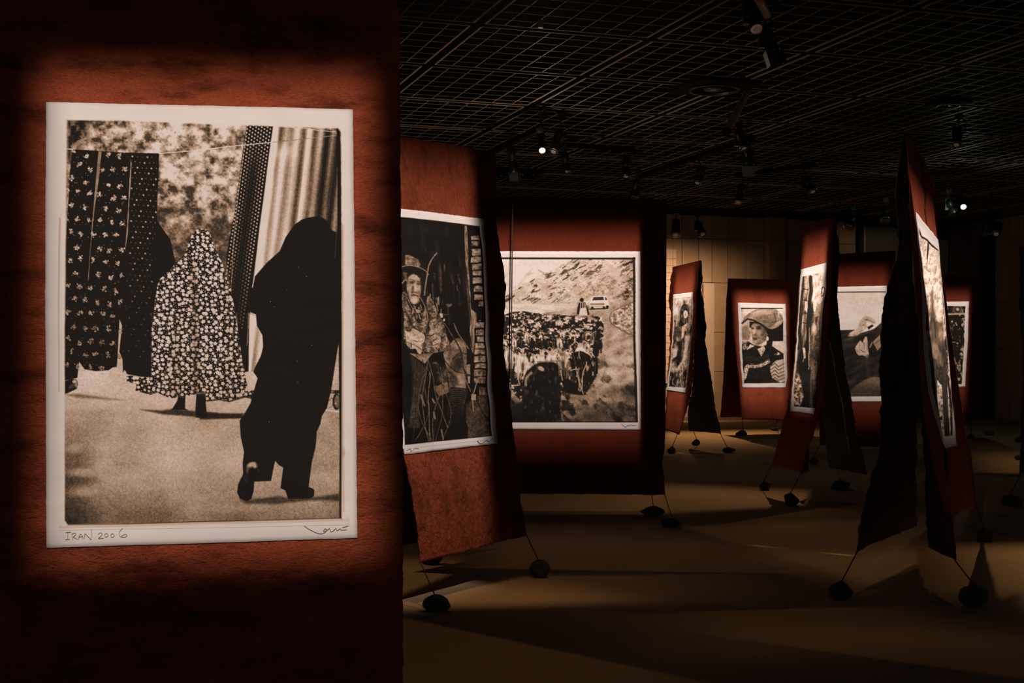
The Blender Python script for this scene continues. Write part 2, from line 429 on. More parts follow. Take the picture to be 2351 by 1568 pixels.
def paint_washing(c):                      # woman in a flowered cloth walking past hung washing, a dark figure beside her
    X, Y = c.X, c.Y
    n = fbm(X * .052, Y * .06, 1, 4, .62)
    b = .56 + .24 * ss(520, 300, Y) * np.exp(-((X - 480) / 190.) ** 2) - .27 * ss(430, 600, Y) - .08 * ss(300, 160, X)
    c.v = np.clip(b + (n - .52) * (1.7 - .8 * ss(430, 560, Y)) + .10 * (vn(X * .28, Y * .28, 71) - .5), .24, .93)
    c.poly([(150, 262), (206, 262), (200, 300), (188, 330), (160, 352), (150, 350)], lambda x, y: .10 + .3 * ss(.45, .7, fbm(x * .09, y * .09, 77, 3)), 16)
    # ground
    g = .655 + .12 * (fbm(X * .012, Y * .02, 5, 3) - .5) * 2 - .30 * ss(260, 150, X) * ss(930, 1100, Y) - .17 * ss(1060, 1200, Y) + .1 * ss(980, 860, Y) - .05 * ss(560, 800, X)
    g += .10 * np.exp(-(((X - 420) / 70) ** 2 + ((Y - 1060) / 70) ** 2)) + .09 * np.exp(-(((X - 740) / 50) ** 2 + ((Y - 1110) / 30) ** 2))
    g += (vn(X * .7, Y * .7, 8) - .5) * .13
    c.poly([(140, 690), (790, 690), (790, 1230), (140, 1230)], g, 6)
    for (x, y, rx, ry, a) in ((185, 1060, 28, 40, .35), (175, 1105, 40, 9, .5), (170, 1180, 40, 20, .55), (250, 1150, 60, 30, .22), (190, 990, 50, 25, .2),
                              (330, 1180, 90, 18, .25), (700, 1060, 50, 22, .2), (560, 1190, 120, 14, .2), (200, 950, 60, 10, .15)):
        c.ell((x, y), rx, ry, .22, .95, 0, a)
    for (x, y, rx, ry) in ((185, 1085, 30, 9), (190, 1130, 34, 10), (172, 1030, 16, 10)): c.ell((x, y), rx, ry, .74, .8, 0, .5)
    # shadows on the ground
    c.poly(C3([(180, 503), (270, 500), (420, 520), (560, 540), (420, 535), (260, 525)]), .3, 4, 0, .7)
    c.poly(C3([(660, 600), (780, 605), (860, 595), (1000, 610), (1135, 620), (1135, 652), (1000, 645), (800, 630)]), .16, 3.5, 0, .9)
    c.poly(C4([(0, 620), (270, 625), (260, 655), (0, 662)]), .14, 3, 0, .95)
    c.poly(C4([(250, 1160), (480, 1135), (540, 1145), (720, 1140), (860, 1120), (860, 1165), (700, 1160), (450, 1185), (280, 1180)]), .2, 5, 0, .85)
    # washing on the left
    dark = .085
    left = C1([(262, 372), (450, 385), (600, 396), (862, 403), (855, 600), (845, 860), (890, 930), (940, 1000), (975, 1160), (930, 1225), (860, 1290), (835, 1420), (822, 1568)]) + \
        C3([(728, 120), (726, 398), (660, 395), (575, 380), (560, 352), (547, 372), (541, 290), (522, 238), (510, 335), (485, 337), (460, 355), (380, 360), (310, 348), (277, 302), (265, 402), (188, 418)]) + \
        C1([(190, 1700), (216, 1300), (218, 1000), (238, 700), (246, 520)])
    c.poly(left, dark, .9)
    gapv = lambda x, y: .40 + .25 * vn(x * .2, y * .05, 4)
    c.poly(C1([(442, 388), (463, 390), (447, 560), (432, 680), (420, 760), (405, 880), (376, 1260), (370, 1290), (378, 1180), (400, 880), (414, 720), (430, 520)]), gapv, .7)
    c.poly(C1([(666, 440), (671, 470), (662, 640), (652, 800), (645, 960), (626, 1088), (634, 970), (648, 780), (658, 560)]), gapv, .6)
    c.poly(C3([(528, 40), (543, 78), (526, 238), (546, 290), (548, 372), (512, 336), (519, 200), (524, 110)]), lambda x, y: .72 + 0 * x, .8)
    # bunches of flowers on two lengths
    rr = random.Random(4)
    rowh = 30.5
    for i in range(17):
        for j in range(-1, 8):
            x = 170 + j * 26.5 + (i % 2) * 13 - i * 1.1 + rr.uniform(-3, 3); y = 352 + i * rowh + j * 3 + rr.uniform(-5, 5)
            edge = 262 - (y - 345) * .07 + (24 if y < 350 else 0)
            if x < 152 or y > 850: continue
            xmax = 299 - (y - 345) * .045 if y < 600 else 285 - (y - 600) * .04
            if x > xmax: continue
            gx = 226 - (y - 350) * .085
            if abs(x - gx) < 5 and y < 640: continue
            dim = 1.0 - .35 * ss(520, 840, y)
            for k in range(12):
                a = rr.uniform(0, 6.28); q = rr.uniform(.5, 6.5)
                c.ell((x + q * math.cos(a), y + q * math.sin(a)), rr.uniform(1.2, 2.7), rr.uniform(1.0, 2.2), rr.uniform(.5, .92) * dim, .35, rr.uniform(0, 3), .9)
            for k in range(3):
                c.ell((x + rr.uniform(-15, 15), y + rr.uniform(-15, 15)), .9, .9, .5 * dim, .4)
    for i in range(38):                                                      # dotted length
        for j in range(6):
            x = 305 + j * 11 + (i % 2) * 5.5 - i * .25 + rr.uniform(-1.2, 1.2); y = 360 + i * 12.4 + j * .8 + rr.uniform(-1.2, 1.2)
            if x > 361 - (y - 350) * .02 or y > 850 or x > 350 and y > 560: continue
            if x < 300 - (y - 345) * .045: continue
            big = (i + j) % 3 == 0
            c.ell((x, y), 1.9 if big else 1.1, 1.9 if big else 1.1, (.72 if big else .45) * (1 - .6 * ss(500, 800, y)), .4)
    # dotted and striped cloths on the right
    strip = C2([(322, 205), (508, 213), (480, 400), (450, 650), (415, 900), (378, 1250), (346, 1500), (338, 1620)]) + C4([(335, 350), (275, 368), (240, 180), (225, 0)]) + \
        C2([(250, 1568), (212, 1330), (180, 1150), (200, 1000), (232, 850), (260, 650), (286, 450), (308, 280)])
    c.poly(strip, dark, .9)
    def stripes(x, y):
        s = x + .115 * (y - 300)
        v = .38 + .55 * fbm(s * .075, y * .004, 21, 3, .55) + .22 * np.sin(s * .23 + 1.2) - .34 * ss(705, 780, s) - .12 * ss(690, 760, x)
        v += .34 * np.exp(-((s - 634) / 7.) ** 2) - .25 * np.exp(-((s - 652) / 7.) ** 2) * ss(380, 330, y) + .3 * np.exp(-((s - 655) / 22.) ** 2) * np.exp(-((y - 350) / 18.) ** 2)
        v += .30 * np.exp(-((s - 709) / 1.6) ** 2) + .12 * np.sin(y * 2.4) * .4
        return np.clip(v, .1, .93)
    c.poly(C2([(508, 213), (950, 245), (950, 1000), (700, 1100), (360, 1330), (415, 900), (450, 650), (480, 400)]), stripes, .9)
    c.poly(C4([(300, 0), (345, 30), (352, 80), (386, 140), (390, 210), (376, 265), (338, 345), (330, 362), (300, 362)]), stripes, .9)
    c.poly(C4([(275, 0), (305, 0), (300, 362), (276, 366), (262, 250)]), .1, 1.2)
    for i in range(60):                                                      # spots of the narrow strip
        for j in range(9):
            y = 290 + i * 8.3 + (j % 2) * 4.1
            xl = 567 - (y - 290) * .142; xr = 626 - (y - 290) * .125
            x = xl + 2 + j * 6.6
            if x > xr - 3 or y > 760 or (y > 640 and x < 528 + (y - 640) * .2): continue
            dim = (1 - .75 * math.exp(-((x - (xl + xr) / 2 + 2) / 15.) ** 2) * ss(300, 420, y)) * (1 - .5 * ss(560, 740, y))
            c.ell((x, y), 1.7, 1.9, .8 * dim, .4)
    c.line(C2([(323, 210), (300, 400), (262, 690), (232, 1000), (214, 1340)]), 1.0, .62, .8)
    c.line(C2([(508, 213), (480, 400), (450, 650), (415, 900), (378, 1250), (362, 1330)]), 2.2, .86, 1)
    c.line(C4([(300, 0), (296, 140), (290, 200)]), 1.3, .6, .8)
    # the line
    c.line(C1([(205, 368), (265, 374)]), 2.0, .95)
    c.line(C1([(858, 404), (1060, 388), (1266, 370)]) + C2([(0, 380), (250, 352), (500, 326)]), 1.6, .95)
    c.line(C2([(500, 326), (640, 312), (745, 300)]), 1.3, .45); c.line(C2([(745, 300), (860, 286), (945, 278)]), 1.3, .6)
    c.line(C2([(560, 216), (750, 236), (940, 255), (940, 268)]), 1.6, .8, .8)
    # drum by the kerb
    c.poly(C4([(812, 465), (862, 465), (862, 620), (768, 606), (795, 540)]), .66, 1)
    c.poly(C4([(806, 478), (862, 478), (862, 500), (802, 500)]), .14, .7); c.line(C4([(815, 496), (816, 482), (822, 492), (828, 482), (829, 496)]), .8, .75, .5)
    c.ell(C4([(845, 550)])[0], 9, 19, .1, .1); c.ell(C4([(850, 550)])[0], 6.5, 15, .4, .15); c.line(C4([(838, 555), (838, 566), (846, 562)]), 1, .8, .5)
    c.line(C4([(800, 545), (815, 525), (825, 545), (820, 575), (800, 590)]), 1.2, .25, .6, 3)
    c.line(C4([(770, 602), (862, 615)]), 3, .8, 1)
    # the flowered cloth
    wom = C1([(1088, 965), (1110, 935), (1150, 921), (1188, 930), (1214, 955), (1226, 1000), (1250, 1058), (1266, 1080)]) + \
        C2([(85, 1030), (122, 1100), (160, 1180), (182, 1260), (212, 1330), (232, 1450), (252, 1568)]) + \
        C4([(226, 60), (242, 160), (266, 320), (286, 420), (300, 492), (322, 478), (342, 480), (338, 505), (318, 532), (280, 522), (180, 552), (120, 540), (45, 548)]) + \
        C3([(1062, 548), (1000, 505), (940, 518), (850, 530), (838, 514), (828, 524), (760, 495), (718, 508), (625, 480), (632, 440), (572, 424), (572, 392), (600, 388), (660, 400), (726, 392), (728, 0)]) + \
        C1([(822, 1568), (832, 1440), (850, 1320), (872, 1268), (940, 1210), (982, 1160), (1042, 1100), (1060, 1050), (1072, 1000)])
    def flowers(x, y):
        wx = x + 3 * (vn(x * .06, y * .06, 31) - .5); wy = y + 3 * (vn(x * .06, y * .06, 37) - .5)
        d1, r1, ax, ay = cells(wx / 11.2, wy / 10.4, 3, .75)
        pet = .055 * np.sin(np.arctan2(ay, ax) * 5 + r1 * 40)
        rad = .25 + .17 * r1 + pet
        m = ss(rad + .06, rad - .06, d1)
        d2, r2, _, _ = cells(wx / 4.9 + 7, wy / 4.6 + 3, 9)
        m2 = ss(.30, .16, d2 / (.55 + .6 * r2)) * (d1 > .5) * .85
        fold = 1 - .36 * np.exp(-((x - 447 - .02 * (y - 700)) / 9.) ** 2) * ss(560, 680, y) - .18 * np.exp(-((x - 405) / 12.) ** 2) * ss(640, 760, y) - .10 * ss(500, 560, x) - .14 * ss(830, 920, y) - .10 * np.exp(-((x - 520) / 9.) ** 2)
        return .10 + np.maximum(m, m2) * .76 * fold
    c.poly(wom, flowers, .9)
    c.line(C4([(45, 546), (120, 538), (180, 550), (280, 522), (318, 530)]), 3, .12, 2.0, 0, .85)
    c.poly(C3([(892, 512), (936, 518), (934, 592), (950, 604), (850, 600), (862, 582), (884, 548)]), .09, .9)
    c.poly(C3([(1004, 495), (1058, 490), (1064, 580), (1072, 645), (1040, 655), (1000, 648), (998, 600)]), .09, .9)
    c.line(C3([(1006, 499), (1056, 496)]), 1.4, .55, .8); c.line(C3([(1006, 508), (1056, 505)]), .9, .35, .6)
    c.line(C3([(892, 520), (934, 524)]), 1.3, .3, .8)
    # dark figure
    blk = C2([(660, 890), (700, 862), (745, 848), (800, 841), (850, 849), (880, 880), (908, 935), (960, 960), (975, 1568)]) + \
        C4([(876, 0), (858, 190), (840, 300), (812, 480), (786, 590), (755, 640), (745, 690), (722, 740), (716, 830), (692, 930), (672, 1080), (690, 1085), (708, 1098), (705, 1135), (680, 1150), (545, 1152), (528, 1100), (498, 1086), (515, 958), (488, 944), (466, 918), (455, 960), (440, 1042), (336, 1046), (332, 1100), (318, 1150), (290, 1166), (245, 1150), (228, 1110), (236, 1060), (266, 1000), (264, 930), (272, 860), (252, 770), (245, 670), (272, 630), (312, 560), (328, 500), (356, 405), (330, 366), (338, 340), (377, 265), (390, 210), (386, 140), (352, 80), (346, 10)]) + \
        C2([(342, 1500), (364, 1335), (378, 1255), (460, 1160), (550, 1080), (590, 985), (640, 912)])
    c.poly(blk, .075, .9)
    c.ell(C4([(322, 948)])[0], 12, 8.5, .62, .3, -.2); c.ell(C4([(300, 975)])[0], 6, 8, .35, .5); c.ell(C4([(290, 1022)])[0], 8, 9, .12, .3); c.line(C4([(275, 1010), (300, 1005), (305, 1030), (285, 1042), (272, 1025), (275, 1010)]), 1.1, .22, .6)
    c.ell(C4([(322, 1000)])[0], 9, 16, .05, .3); c.ell(C4([(686, 1114)])[0], 7, 9, .13, .4)
    c.line(C4([(345, 930), (362, 985)]), 1.5, .3, 1.5)
    for x, y in C2([(600, 1350), (735, 1255), (680, 1192), (485, 1430), (515, 1465)]) + C4([(605, 430), (692, 200), (600, 298), (428, 678)]): c.ell((x, y), .9, .9, .5, .4)
    # hem and shoe entering on the left
    c.poly(C3([(188, 420), (232, 408), (262, 412), (270, 440), (262, 470), (215, 492), (188, 502)]), .10, 1)
    c.ell(C3([(248, 425)])[0], 5, 4, .7, .4); c.ell(C3([(236, 450)])[0], 9, 4, .3, .5, -.6); c.ell(C3([(258, 445)])[0], 3, 6, .5, .5)
    # film edges
    c.line(C2([(955, 232), (962, 500), (962, 900), (965, 1568)]) + C4([(868, 0), (872, 400), (876, 800), (874, 1272)]), 8.5, .07, 1.5)
    c.line(C2([(945, 500), (945, 900), (940, 1000), (932, 1130)]), 1.0, .45, .8, 0, .6)
    c.line(C4([(-900, 1318), (-400, 1305), (0, 1291), (400, 1285), (868, 1273)]), 2.0, .08, .9)
    c.line(C1([(222, 170), (222, 620), (212, 900), (208, 1300), (204, 1568)]) + C3([(180, 0), (178, 500)]), 7, .52, 3, 0, .75)
    grain(c, .09)
    edge_fade(c, [(153, 276), (300, 278), (470, 287), (640, 292), (776, 296), (783, 305), (786, 700), (784, 1192), (500, 1199), (300, 1204), (156, 1206), (149, 1195), (148, 850), (152, 500)], 3.0)
    c.line(C2([(985, 900), (985, 1568)]) + C4([(885, 0), (884, 700), (890, 1230)]), 5, .62, 2.5, 0, .75)
    c.line(C4([(905, 0), (903, 700)]), 2, .72, 1.5, 0, .5)
    c.line(C4([(-900, 1328), (-400, 1318), (0, 1303), (400, 1298), (880, 1285)]), 7, .55, 5, 0, .6)
    c.line(C1([(178, 220), (178, 540)]), 3.5, .8, 2.5, 0, .5)
    c.line(C1([(172, 860), (160, 1568)]) + C3([(145, 0), (145, 480)]), 9, .62, 3, 0, .8)
    c.line(C1([(187, 960), (182, 1568)]) + C3([(161, 0), (160, 420)]), 2.6, .98, 1.2)
    for (x, y, rx, ry, a) in ((128, 1090, 7, 25, .16), (120, 1160, 10, 20, .12), (520, 1222, 25, 6, .12), (620, 1224, 14, 5, .2), (790, 1040, 6, 10, .3), (800, 1195, 12, 7, .3), (790, 1210, 20, 5, .25)):
        c.ell((x, y), rx, ry, .3, .95, 0, a)
def paint_ropemaker(c):                    # an old man in a hat mending rope beside a brick jamb
    X, Y = c.X, c.Y
    c.v = .075 + .06 * ss(.62, .85, fbm(X * .11, Y * .018, 2, 3)) + 0 * X
    rr = random.Random(2)
    for k in range(26):                                                      # split boards in the gloom behind
        x = rr.uniform(960, 1060); y = rr.uniform(560, 700); c.line([(x, y), (x + rr.uniform(-2, 2), y + rr.uniform(8, 34))], rr.uniform(.8, 2.4), rr.uniform(.16, .30), 1.3, 0, .8)
    for a in ([(465, 245), (478, 330), (482, 550)], [(520, 240), (520, 310)], [(600, 370), (615, 450)], [(680, 350), (700, 450)], [(660, 480), (668, 530)], [(405, 340), (408, 400)], [(388, 450), (400, 640)]):
        c.line(E1(a), 3.2, .27, 1.8)
    wood = lambda x, y: np.clip(.42 + .5 * (fbm(x * .5, y * .06, 6, 3) - .45), .15, .75)
    c.poly(E1([(745, -200), (775, -200), (795, 80), (800, 240), (810, 420), (820, 620), (824, 740), (872, 795), (880, 900), (862, 960), (858, 1180), (850, 1240), (828, 1180), (808, 1030), (800, 900), (795, 740), (780, 560), (770, 330), (762, 120)]), wood, 1.0)
    c.line(E1([(762, 200), (790, 500), (806, 760), (806, 1000), (838, 1170)]), 2.2, .08, .8); c.line(E1([(795, 100), (815, 190), (818, 300)]), 3, .07, .8)
    c.poly(E1([(782, 1360), (822, 1355), (824, 1480), (784, 1475)]), .5, .8); c.poly(E1([(790, 1490), (820, 1490), (818, 1568), (800, 1568)]), .55, .8)
    br = [(825, -90, 910, -35), (830, -25, 915, 35), (830, 60, 922, 140), (828, 150, 928, 216), (838, 225, 934, 300), (844, 305, 938, 365), (848, 378, 942, 455), (855, 478, 946, 545), (858, 570, 950, 640), (905, 650, 955, 715), (900, 860, 925, 880),
          (872, 885, 968, 950), (878, 965, 972, 1035), (890, 1042, 975, 1108), (866, 1118, 985, 1186), (862, 1190, 990, 1252), (862, 1262, 992, 1340), (868, 1350, 1000, 1405), (862, 1422, 1002, 1492), (905, 1500, 1008, 1560)]
    for k, (x0, y0, x1, y1) in enumerate(br):
        j = lambda: rr.uniform(-5, 5)
        q = E1([(x0 + j(), y0 + 4 + j()), ((x0 + x1) / 2, y0 + j()), (x1 + j(), y0 + 4 + j()), (x1 + j(), y1 + j()), ((x0 + x1) / 2, y1 - 6 + j()), (x0 + j(), y1 - 4 + j())])
        lv = rr.uniform(.46, .62)
        c.poly(q, lambda x, y: np.clip(lv + .75 * (fbm(x * .22, y * .22, 9 + k, 3) - .5), .12, .8), 1.0)
    for k, (x0, y0, x1, y1) in enumerate([(412, 212, 482, 246), (410, 252, 484, 282), (440, 300, 492, 345)]):
        lv = .40
        c.poly(C6([(x0, y0), (x1, y0 + 2), (x1, y1), (x0 + 4, y1 - 2)]), lambda x, y: lv + .6 * (fbm(x * .2, y * .2, 40 + k, 3) - .5), 1.2)
    c.poly(C6([(375, 390), (440, 345), (500, 350), (515, 565), (380, 575)]), lambda x, y: .20 + .18 * (fbm(x * .08, y * .08, 14, 3)), 4, 0, .9)
    c.line(C6([(425, 350), (460, 430), (512, 500)]), 2, .1, 1.2)
    # the yard behind: shelf and jars
    c.poly(E1([(535, 682), (612, 676), (590, 712), (552, 722)]), .36, 1); c.line(E1([(560, 720), (572, 900)]), 4, .2, 1.5); c.line(E1([(490, 805), (560, 802)]), 4, .25, 1); c.poly(E1([(452, 790), (492, 790), (496, 836), (460, 838)]), .72, 1)
    for a in ([(440, 610), (445, 680)], [(458, 600), (455, 690)], [(430, 680), (440, 760)], [(478, 740), (470, 790)], [(360, 570), (358, 640)]): c.line(E1(a), 1.8, .55, .8)
    c.ell(E1([(512, 862)])[0], 2.5, 3, .75, .4)
    # jersey
    knit = lambda x, y: np.clip(.37 + .09 * np.sin((x + y * .2) * .30) + .55 * (fbm(x * .33, y * .33, 17, 3) - .5), .12, .6)
    c.poly(E1([(45, 580), (110, 570), (180, 840), (250, 880), (330, 600), (385, 640), (425, 740), (470, 840), (520, 930), (560, 1060), (585, 1110), (540, 1200), (330, 1230), (60, 1130), (60, 900)]), knit, 1.5, 3)
    c.line(E1([(300, 640), (320, 760), (345, 870), (340, 960)]), 5, .14, 2.5, 3); c.line(E1([(75, 760), (150, 930), (230, 1000)]), 4, .16, 2.5, 3)
    c.poly(E1([(345, 880), (420, 860), (500, 940), (545, 1040), (585, 1110), (520, 1190), (440, 1100), (350, 960)]), lambda x, y: knit(x, y) + .08, 2, 3)
    # scarf
    c.poly(E1([(95, 575), (150, 680), (240, 640), (270, 580), (290, 660), (262, 780), (240, 890), (190, 860), (150, 760), (110, 670)]), .11, 1.2, 3)
    for k in range(22):
        x, y = rr.uniform(150, 275), rr.uniform(650, 830); c.line(E1([(x, y), (x + rr.uniform(-16, 16), y + rr.uniform(10, 40))]), 1.8, rr.uniform(.35, .68), .9)
    c.ell(E1([(222, 762)])[0], 5, 4, .6, .4); c.line(E1([(100, 590), (140, 680), (200, 800)]), 2.2, .4, 1)
    # head
    c.poly(E1([(60, 330), (110, 290), (260, 300), (272, 420), (262, 560), (230, 660), (180, 690), (140, 650), (105, 560), (98, 440), (70, 400)]), .12, 1.5, 3)
    c.poly(E1([(125, 370), (165, 345), (215, 360), (255, 420), (264, 500), (248, 590), (232, 650), (195, 682), (160, 668), (135, 620), (112, 540), (104, 460), (112, 410)]), lambda x, y: .56 + .16 * (vn(x * .3, y * .3, 3) - .5), 1.6, 3)
    for (x, y, rx, ry, v, al) in ((172, 392, 9, 5, .72, .7), (225, 402, 6, 4, .64, .6), (132, 500, 4, 9, .66, .6), (205, 490, 4.5, 10, .78, .75), (250, 515, 3, 9, .70, .6), (190, 645, 9, 5.5, .74, .7), (150, 590, 4, 7, .6, .5),
                              (160, 440, 6.5, 3.4, .20, .85), (238, 452, 5.5, 3.2, .20, .85), (176, 505, 2.6, 8, .24, .7), (238, 570, 2.5, 8, .32, .55), (120, 570, 3, 10, .25, .6), (112, 440, 3, 8, .3, .5), (196, 548, 7, 1.8, .22, .6), (262, 470, 2, 12, .2, .5)):
        c.ell(E1([(x, y)])[0], rx, ry, v, .75, 0, al)
    c.line(E1([(138, 402), (175, 410), (196, 424)]), 2, .26, 1.2, 0, .8); c.line(E1([(220, 428), (256, 426)]), 2, .26, 1.2, 0, .8)
    c.line(E1([(160, 584), (190, 578), (226, 592)]), 2.6, .16, 1.3, 3); c.line(E1([(168, 606), (208, 612)]), 1.8, .62, 1.2)
    for q in ([(182, 470), (164, 525), (172, 565)], [(150, 540), (158, 590)], [(128, 420), (150, 428)]): c.line(E1(q), 1.2, .3, 1.1, 3, .6)
    c.line(E1([(105, 420), (85, 405), (55, 445)]), 3.4, .5, 1, 3)
    c.poly(E1([(60, 320), (100, 330), (105, 395), (85, 405), (72, 370)]), .36, 1.5)
    hat = lambda x, y: np.clip(.40 + .4 * (fbm(x * .18, y * .22, 22, 3) - .45) - .12 * ss(955, 965, x), .12, .6)
    c.poly(E1([(85, 245), (95, 128), (135, 125), (175, 150), (240, 180), (256, 220), (262, 280), (170, 250)]), hat, 1.2)
    c.poly(E1([(50, 255), (130, 245), (210, 258), (290, 290), (345, 350), (300, 340), (180, 330), (90, 320), (62, 290)]), .10, 1.2, 3); c.line(E1([(55, 258), (130, 246), (215, 262), (300, 300), (342, 350)]), 2, .5, .9, 3)
    # hands
    skin = lambda x, y: np.clip(.66 + .5 * (fbm(x * .13, y * .13, 26, 3) - .5), .3, .82)
    c.poly(E1([(65, 985), (110, 1000), (165, 965), (225, 1000), (280, 1040), (275, 1110), (235, 1140), (250, 1190), (240, 1245), (205, 1240), (180, 1190), (120, 1190), (80, 1150), (68, 1070)]), skin, 1.2, 3)
    for a in ([(150, 1090), (180, 1110), (255, 1100)], [(150, 1130), (190, 1160), (245, 1200)], [(120, 1100), (130, 1180)], [(230, 1040), (262, 1070)]): c.line(E1(a), 2, .28, 1.2)
    c.poly(E1([(335, 1000), (390, 955), (430, 960), (445, 1000), (480, 1060), (480, 1130), (440, 1190), (385, 1165), (380, 1110), (345, 1050)]), lambda x, y: skin(x, y) - .1, 1.2, 3)
    for a in ([(350, 1045), (420, 1010)], [(380, 1105), (440, 1070)], [(390, 1150), (445, 1130)]): c.line(E1(a), 2.2, .2, 1.2)
    for q in ([(120, 1060), (175, 1085), (240, 1100)], [(130, 1110), (190, 1140), (235, 1175)], [(170, 1150), (205, 1200), (225, 1235)], [(180, 1010), (240, 1045), (272, 1075)]): c.line(E1(q), 5.2, .74, 2.2, 3, .7)
    for q in ([(360, 1010), (400, 975), (430, 985)], [(385, 1070), (430, 1040), (462, 1060)], [(395, 1120), (440, 1100), (465, 1110)], [(400, 1160), (440, 1150)]): c.line(E1(q), 5, .62, 2.2, 3, .75)
    c.poly(E1([(455, 1010), (520, 1020), (545, 1110), (510, 1190), (450, 1200), (488, 1120), (480, 1050)]), knit, 1.5, 3)
    # knees and trousers
    tr = lambda x, y: np.clip(.44 + .5 * (fbm(x * .05, y * .05, 33, 3) - .45), .1, .55)
    c.poly(E1([(590, 1130), (640, 1075), (700, 1065), (755, 1110), (785, 1210), (785, 1360), (770, 1500), (760, 1700), (620, 1780), (575, 1500), (530, 1300), (520, 1220)]), tr, 1.8, 3)
    c.ell(E1([(690, 1340)])[0], 13, 16, .17, .7); c.line(E1([(620, 1300), (700, 1230), (780, 1240)]), 2.5, .16, 2, 3); c.line(E1([(560, 1420), (640, 1500), (640, 1600)]), 3, .14, 2, 3)
    c.poly(E1([(110, 1240), (230, 1250), (390, 1230), (330, 1290), (280, 1360), (180, 1290)]), tr, 1.5)
    c.poly(E1([(280, 1350), (420, 1330), (560, 1420), (560, 1568), (300, 1568)]), lambda x, y: .12 + .25 * ss(.5, .8, fbm(x * .1, y * .06, 35, 3)), 3)
    # boot
    c.poly(C6([(285, 300), (375, 310), (382, 330), (365, 460), (395, 520), (390, 590), (280, 600), (275, 470), (278, 380)]), .10, 1.2)
    for k in range(13): c.line(C6([(284 - k * .6, 318 + k * 11), (330, 312 + k * 11), (376 - k * 1.2, 326 + k * 10)]), 2.0, .30 - .012 * k, 1.0, 3)
    c.ell(C6([(302, 265)])[0], 11, 14, .26, .5); c.poly(C6([(195, 300), (270, 275), (280, 330), (230, 350)]), .42, 2)
    # coils and straps
    for k in range(16):
        x = 62 + k * 4.6; c.line(C6([(x - 10 + k * 3, 130 + k * 6), (x + 6, 220), (x + 18 - k, 330), (x + 10 - k * 2, 430), (x - 4, 520)]), 1.2, .20 + .14 * rr.random(), .7, 4)
    for k in range(9):
        x = rr.uniform(120, 270); c.line(C6([(x, 180 + rr.uniform(-30, 60)), (x + rr.uniform(-20, 20), 300), (x + rr.uniform(-40, 40), 440), (x + rr.uniform(-40, 60), 590)]), rr.uniform(1, 2.4), rr.uniform(.22, .42), .8, 4)
    for a in ([(195, 365), (205, 385)], [(200, 435), (208, 470)], [(245, 530), (255, 580)], [(130, 345), (150, 400)]): c.line(C6(a), 4, .45, 1.5)
    c.line(E1([(430, 112), (380, 175), (345, 250), (330, 330), (315, 450), (298, 580)]), 2.8, .50, .9, 4)
    c.line(E1([(215, 560), (270, 640), (320, 780), (330, 880)]), 1.6, .5, .8, 4)
    c.line(E1([(325, 1000), (325, 910), (360, 850), (440, 842), (540, 930), (640, 1070), (710, 1200), (745, 1350), (775, 1500), (780, 1650), (740, 1900)]), 3.8, .19, .9, 4); c.line(E1([(360, 846), (440, 838), (540, 924), (625, 1040)]), 1.0, .42, .7, 4)
    c.line(E1([(630, 900), (680, 1010), (745, 1090), (800, 1180)]), 2.4, .40, .8, 4); c.line(E1([(420, 1170), (520, 1300), (640, 1420), (760, 1460), (860, 1480)]), 1.8, .15, .8, 4); c.line(E1([(690, 1450), (770, 1530), (830, 1660)]), 1.8, .45, .9)
    c.line(C6([(30, 60), (120, 110), (180, 230), (220, 370), (280, 520)]), 1.6, .4, .8, 4); c.line(C6([(440, 250), (405, 350), (420, 430)]), 2.2, .55, .9); c.poly(C6([(400, 340), (425, 340), (428, 372), (402, 370)]), .6, 1)
    grain(c, .12, .5)
    q = [(886, 494), (1098, 520), (1104, 600), (1110, 720), (1112, 800), (1118, 880), (1130, 1001), (933, 1021), (915, 900), (900, 720)]
    c.line([(1098, 514), (1104, 600), (1109, 720), (1111, 800), (1117, 880), (1130, 1004)], 5, .06, 1.2)
    edge_fade(c, q, 1.2)

def goat(c, x, y, s, rr, lv):
    """a goat seen from behind: rump, legs, horns"""
    f = lambda X, Y: np.clip(lv + .8 * (fbm(X * .42, Y * .11, int(x) % 90, 3) - .5) + .12 * (y - Y) / s, .07, .97)
    for dx in (-.32, -.12, .14, .34):
        c.line([(x + dx * s, y + .3 * s), (x + dx * s * 1.1 + rr.uniform(-1, 1), y + 1.25 * s)], s * .13, lv * rr.uniform(.45, 1), .9)
    c.ell((x, y + .1 * s), .46 * s, .66 * s, f, .22)
    c.ell((x, y + .35 * s), .12 * s, .42 * s, .12, .5, 0, .7)
    c.ell((x + rr.uniform(-.1, .1) * s, y - .62 * s), .24 * s, .22 * s, lv * .75, .3)
    for sg in (-1, 1):
        c.line([(x + sg * .1 * s, y - .7 * s), (x + sg * .42 * s, y - .95 * s), (x + sg * .62 * s, y - .78 * s)], s * .09, rr.choice([.12, .6, .75]), .7, 4)
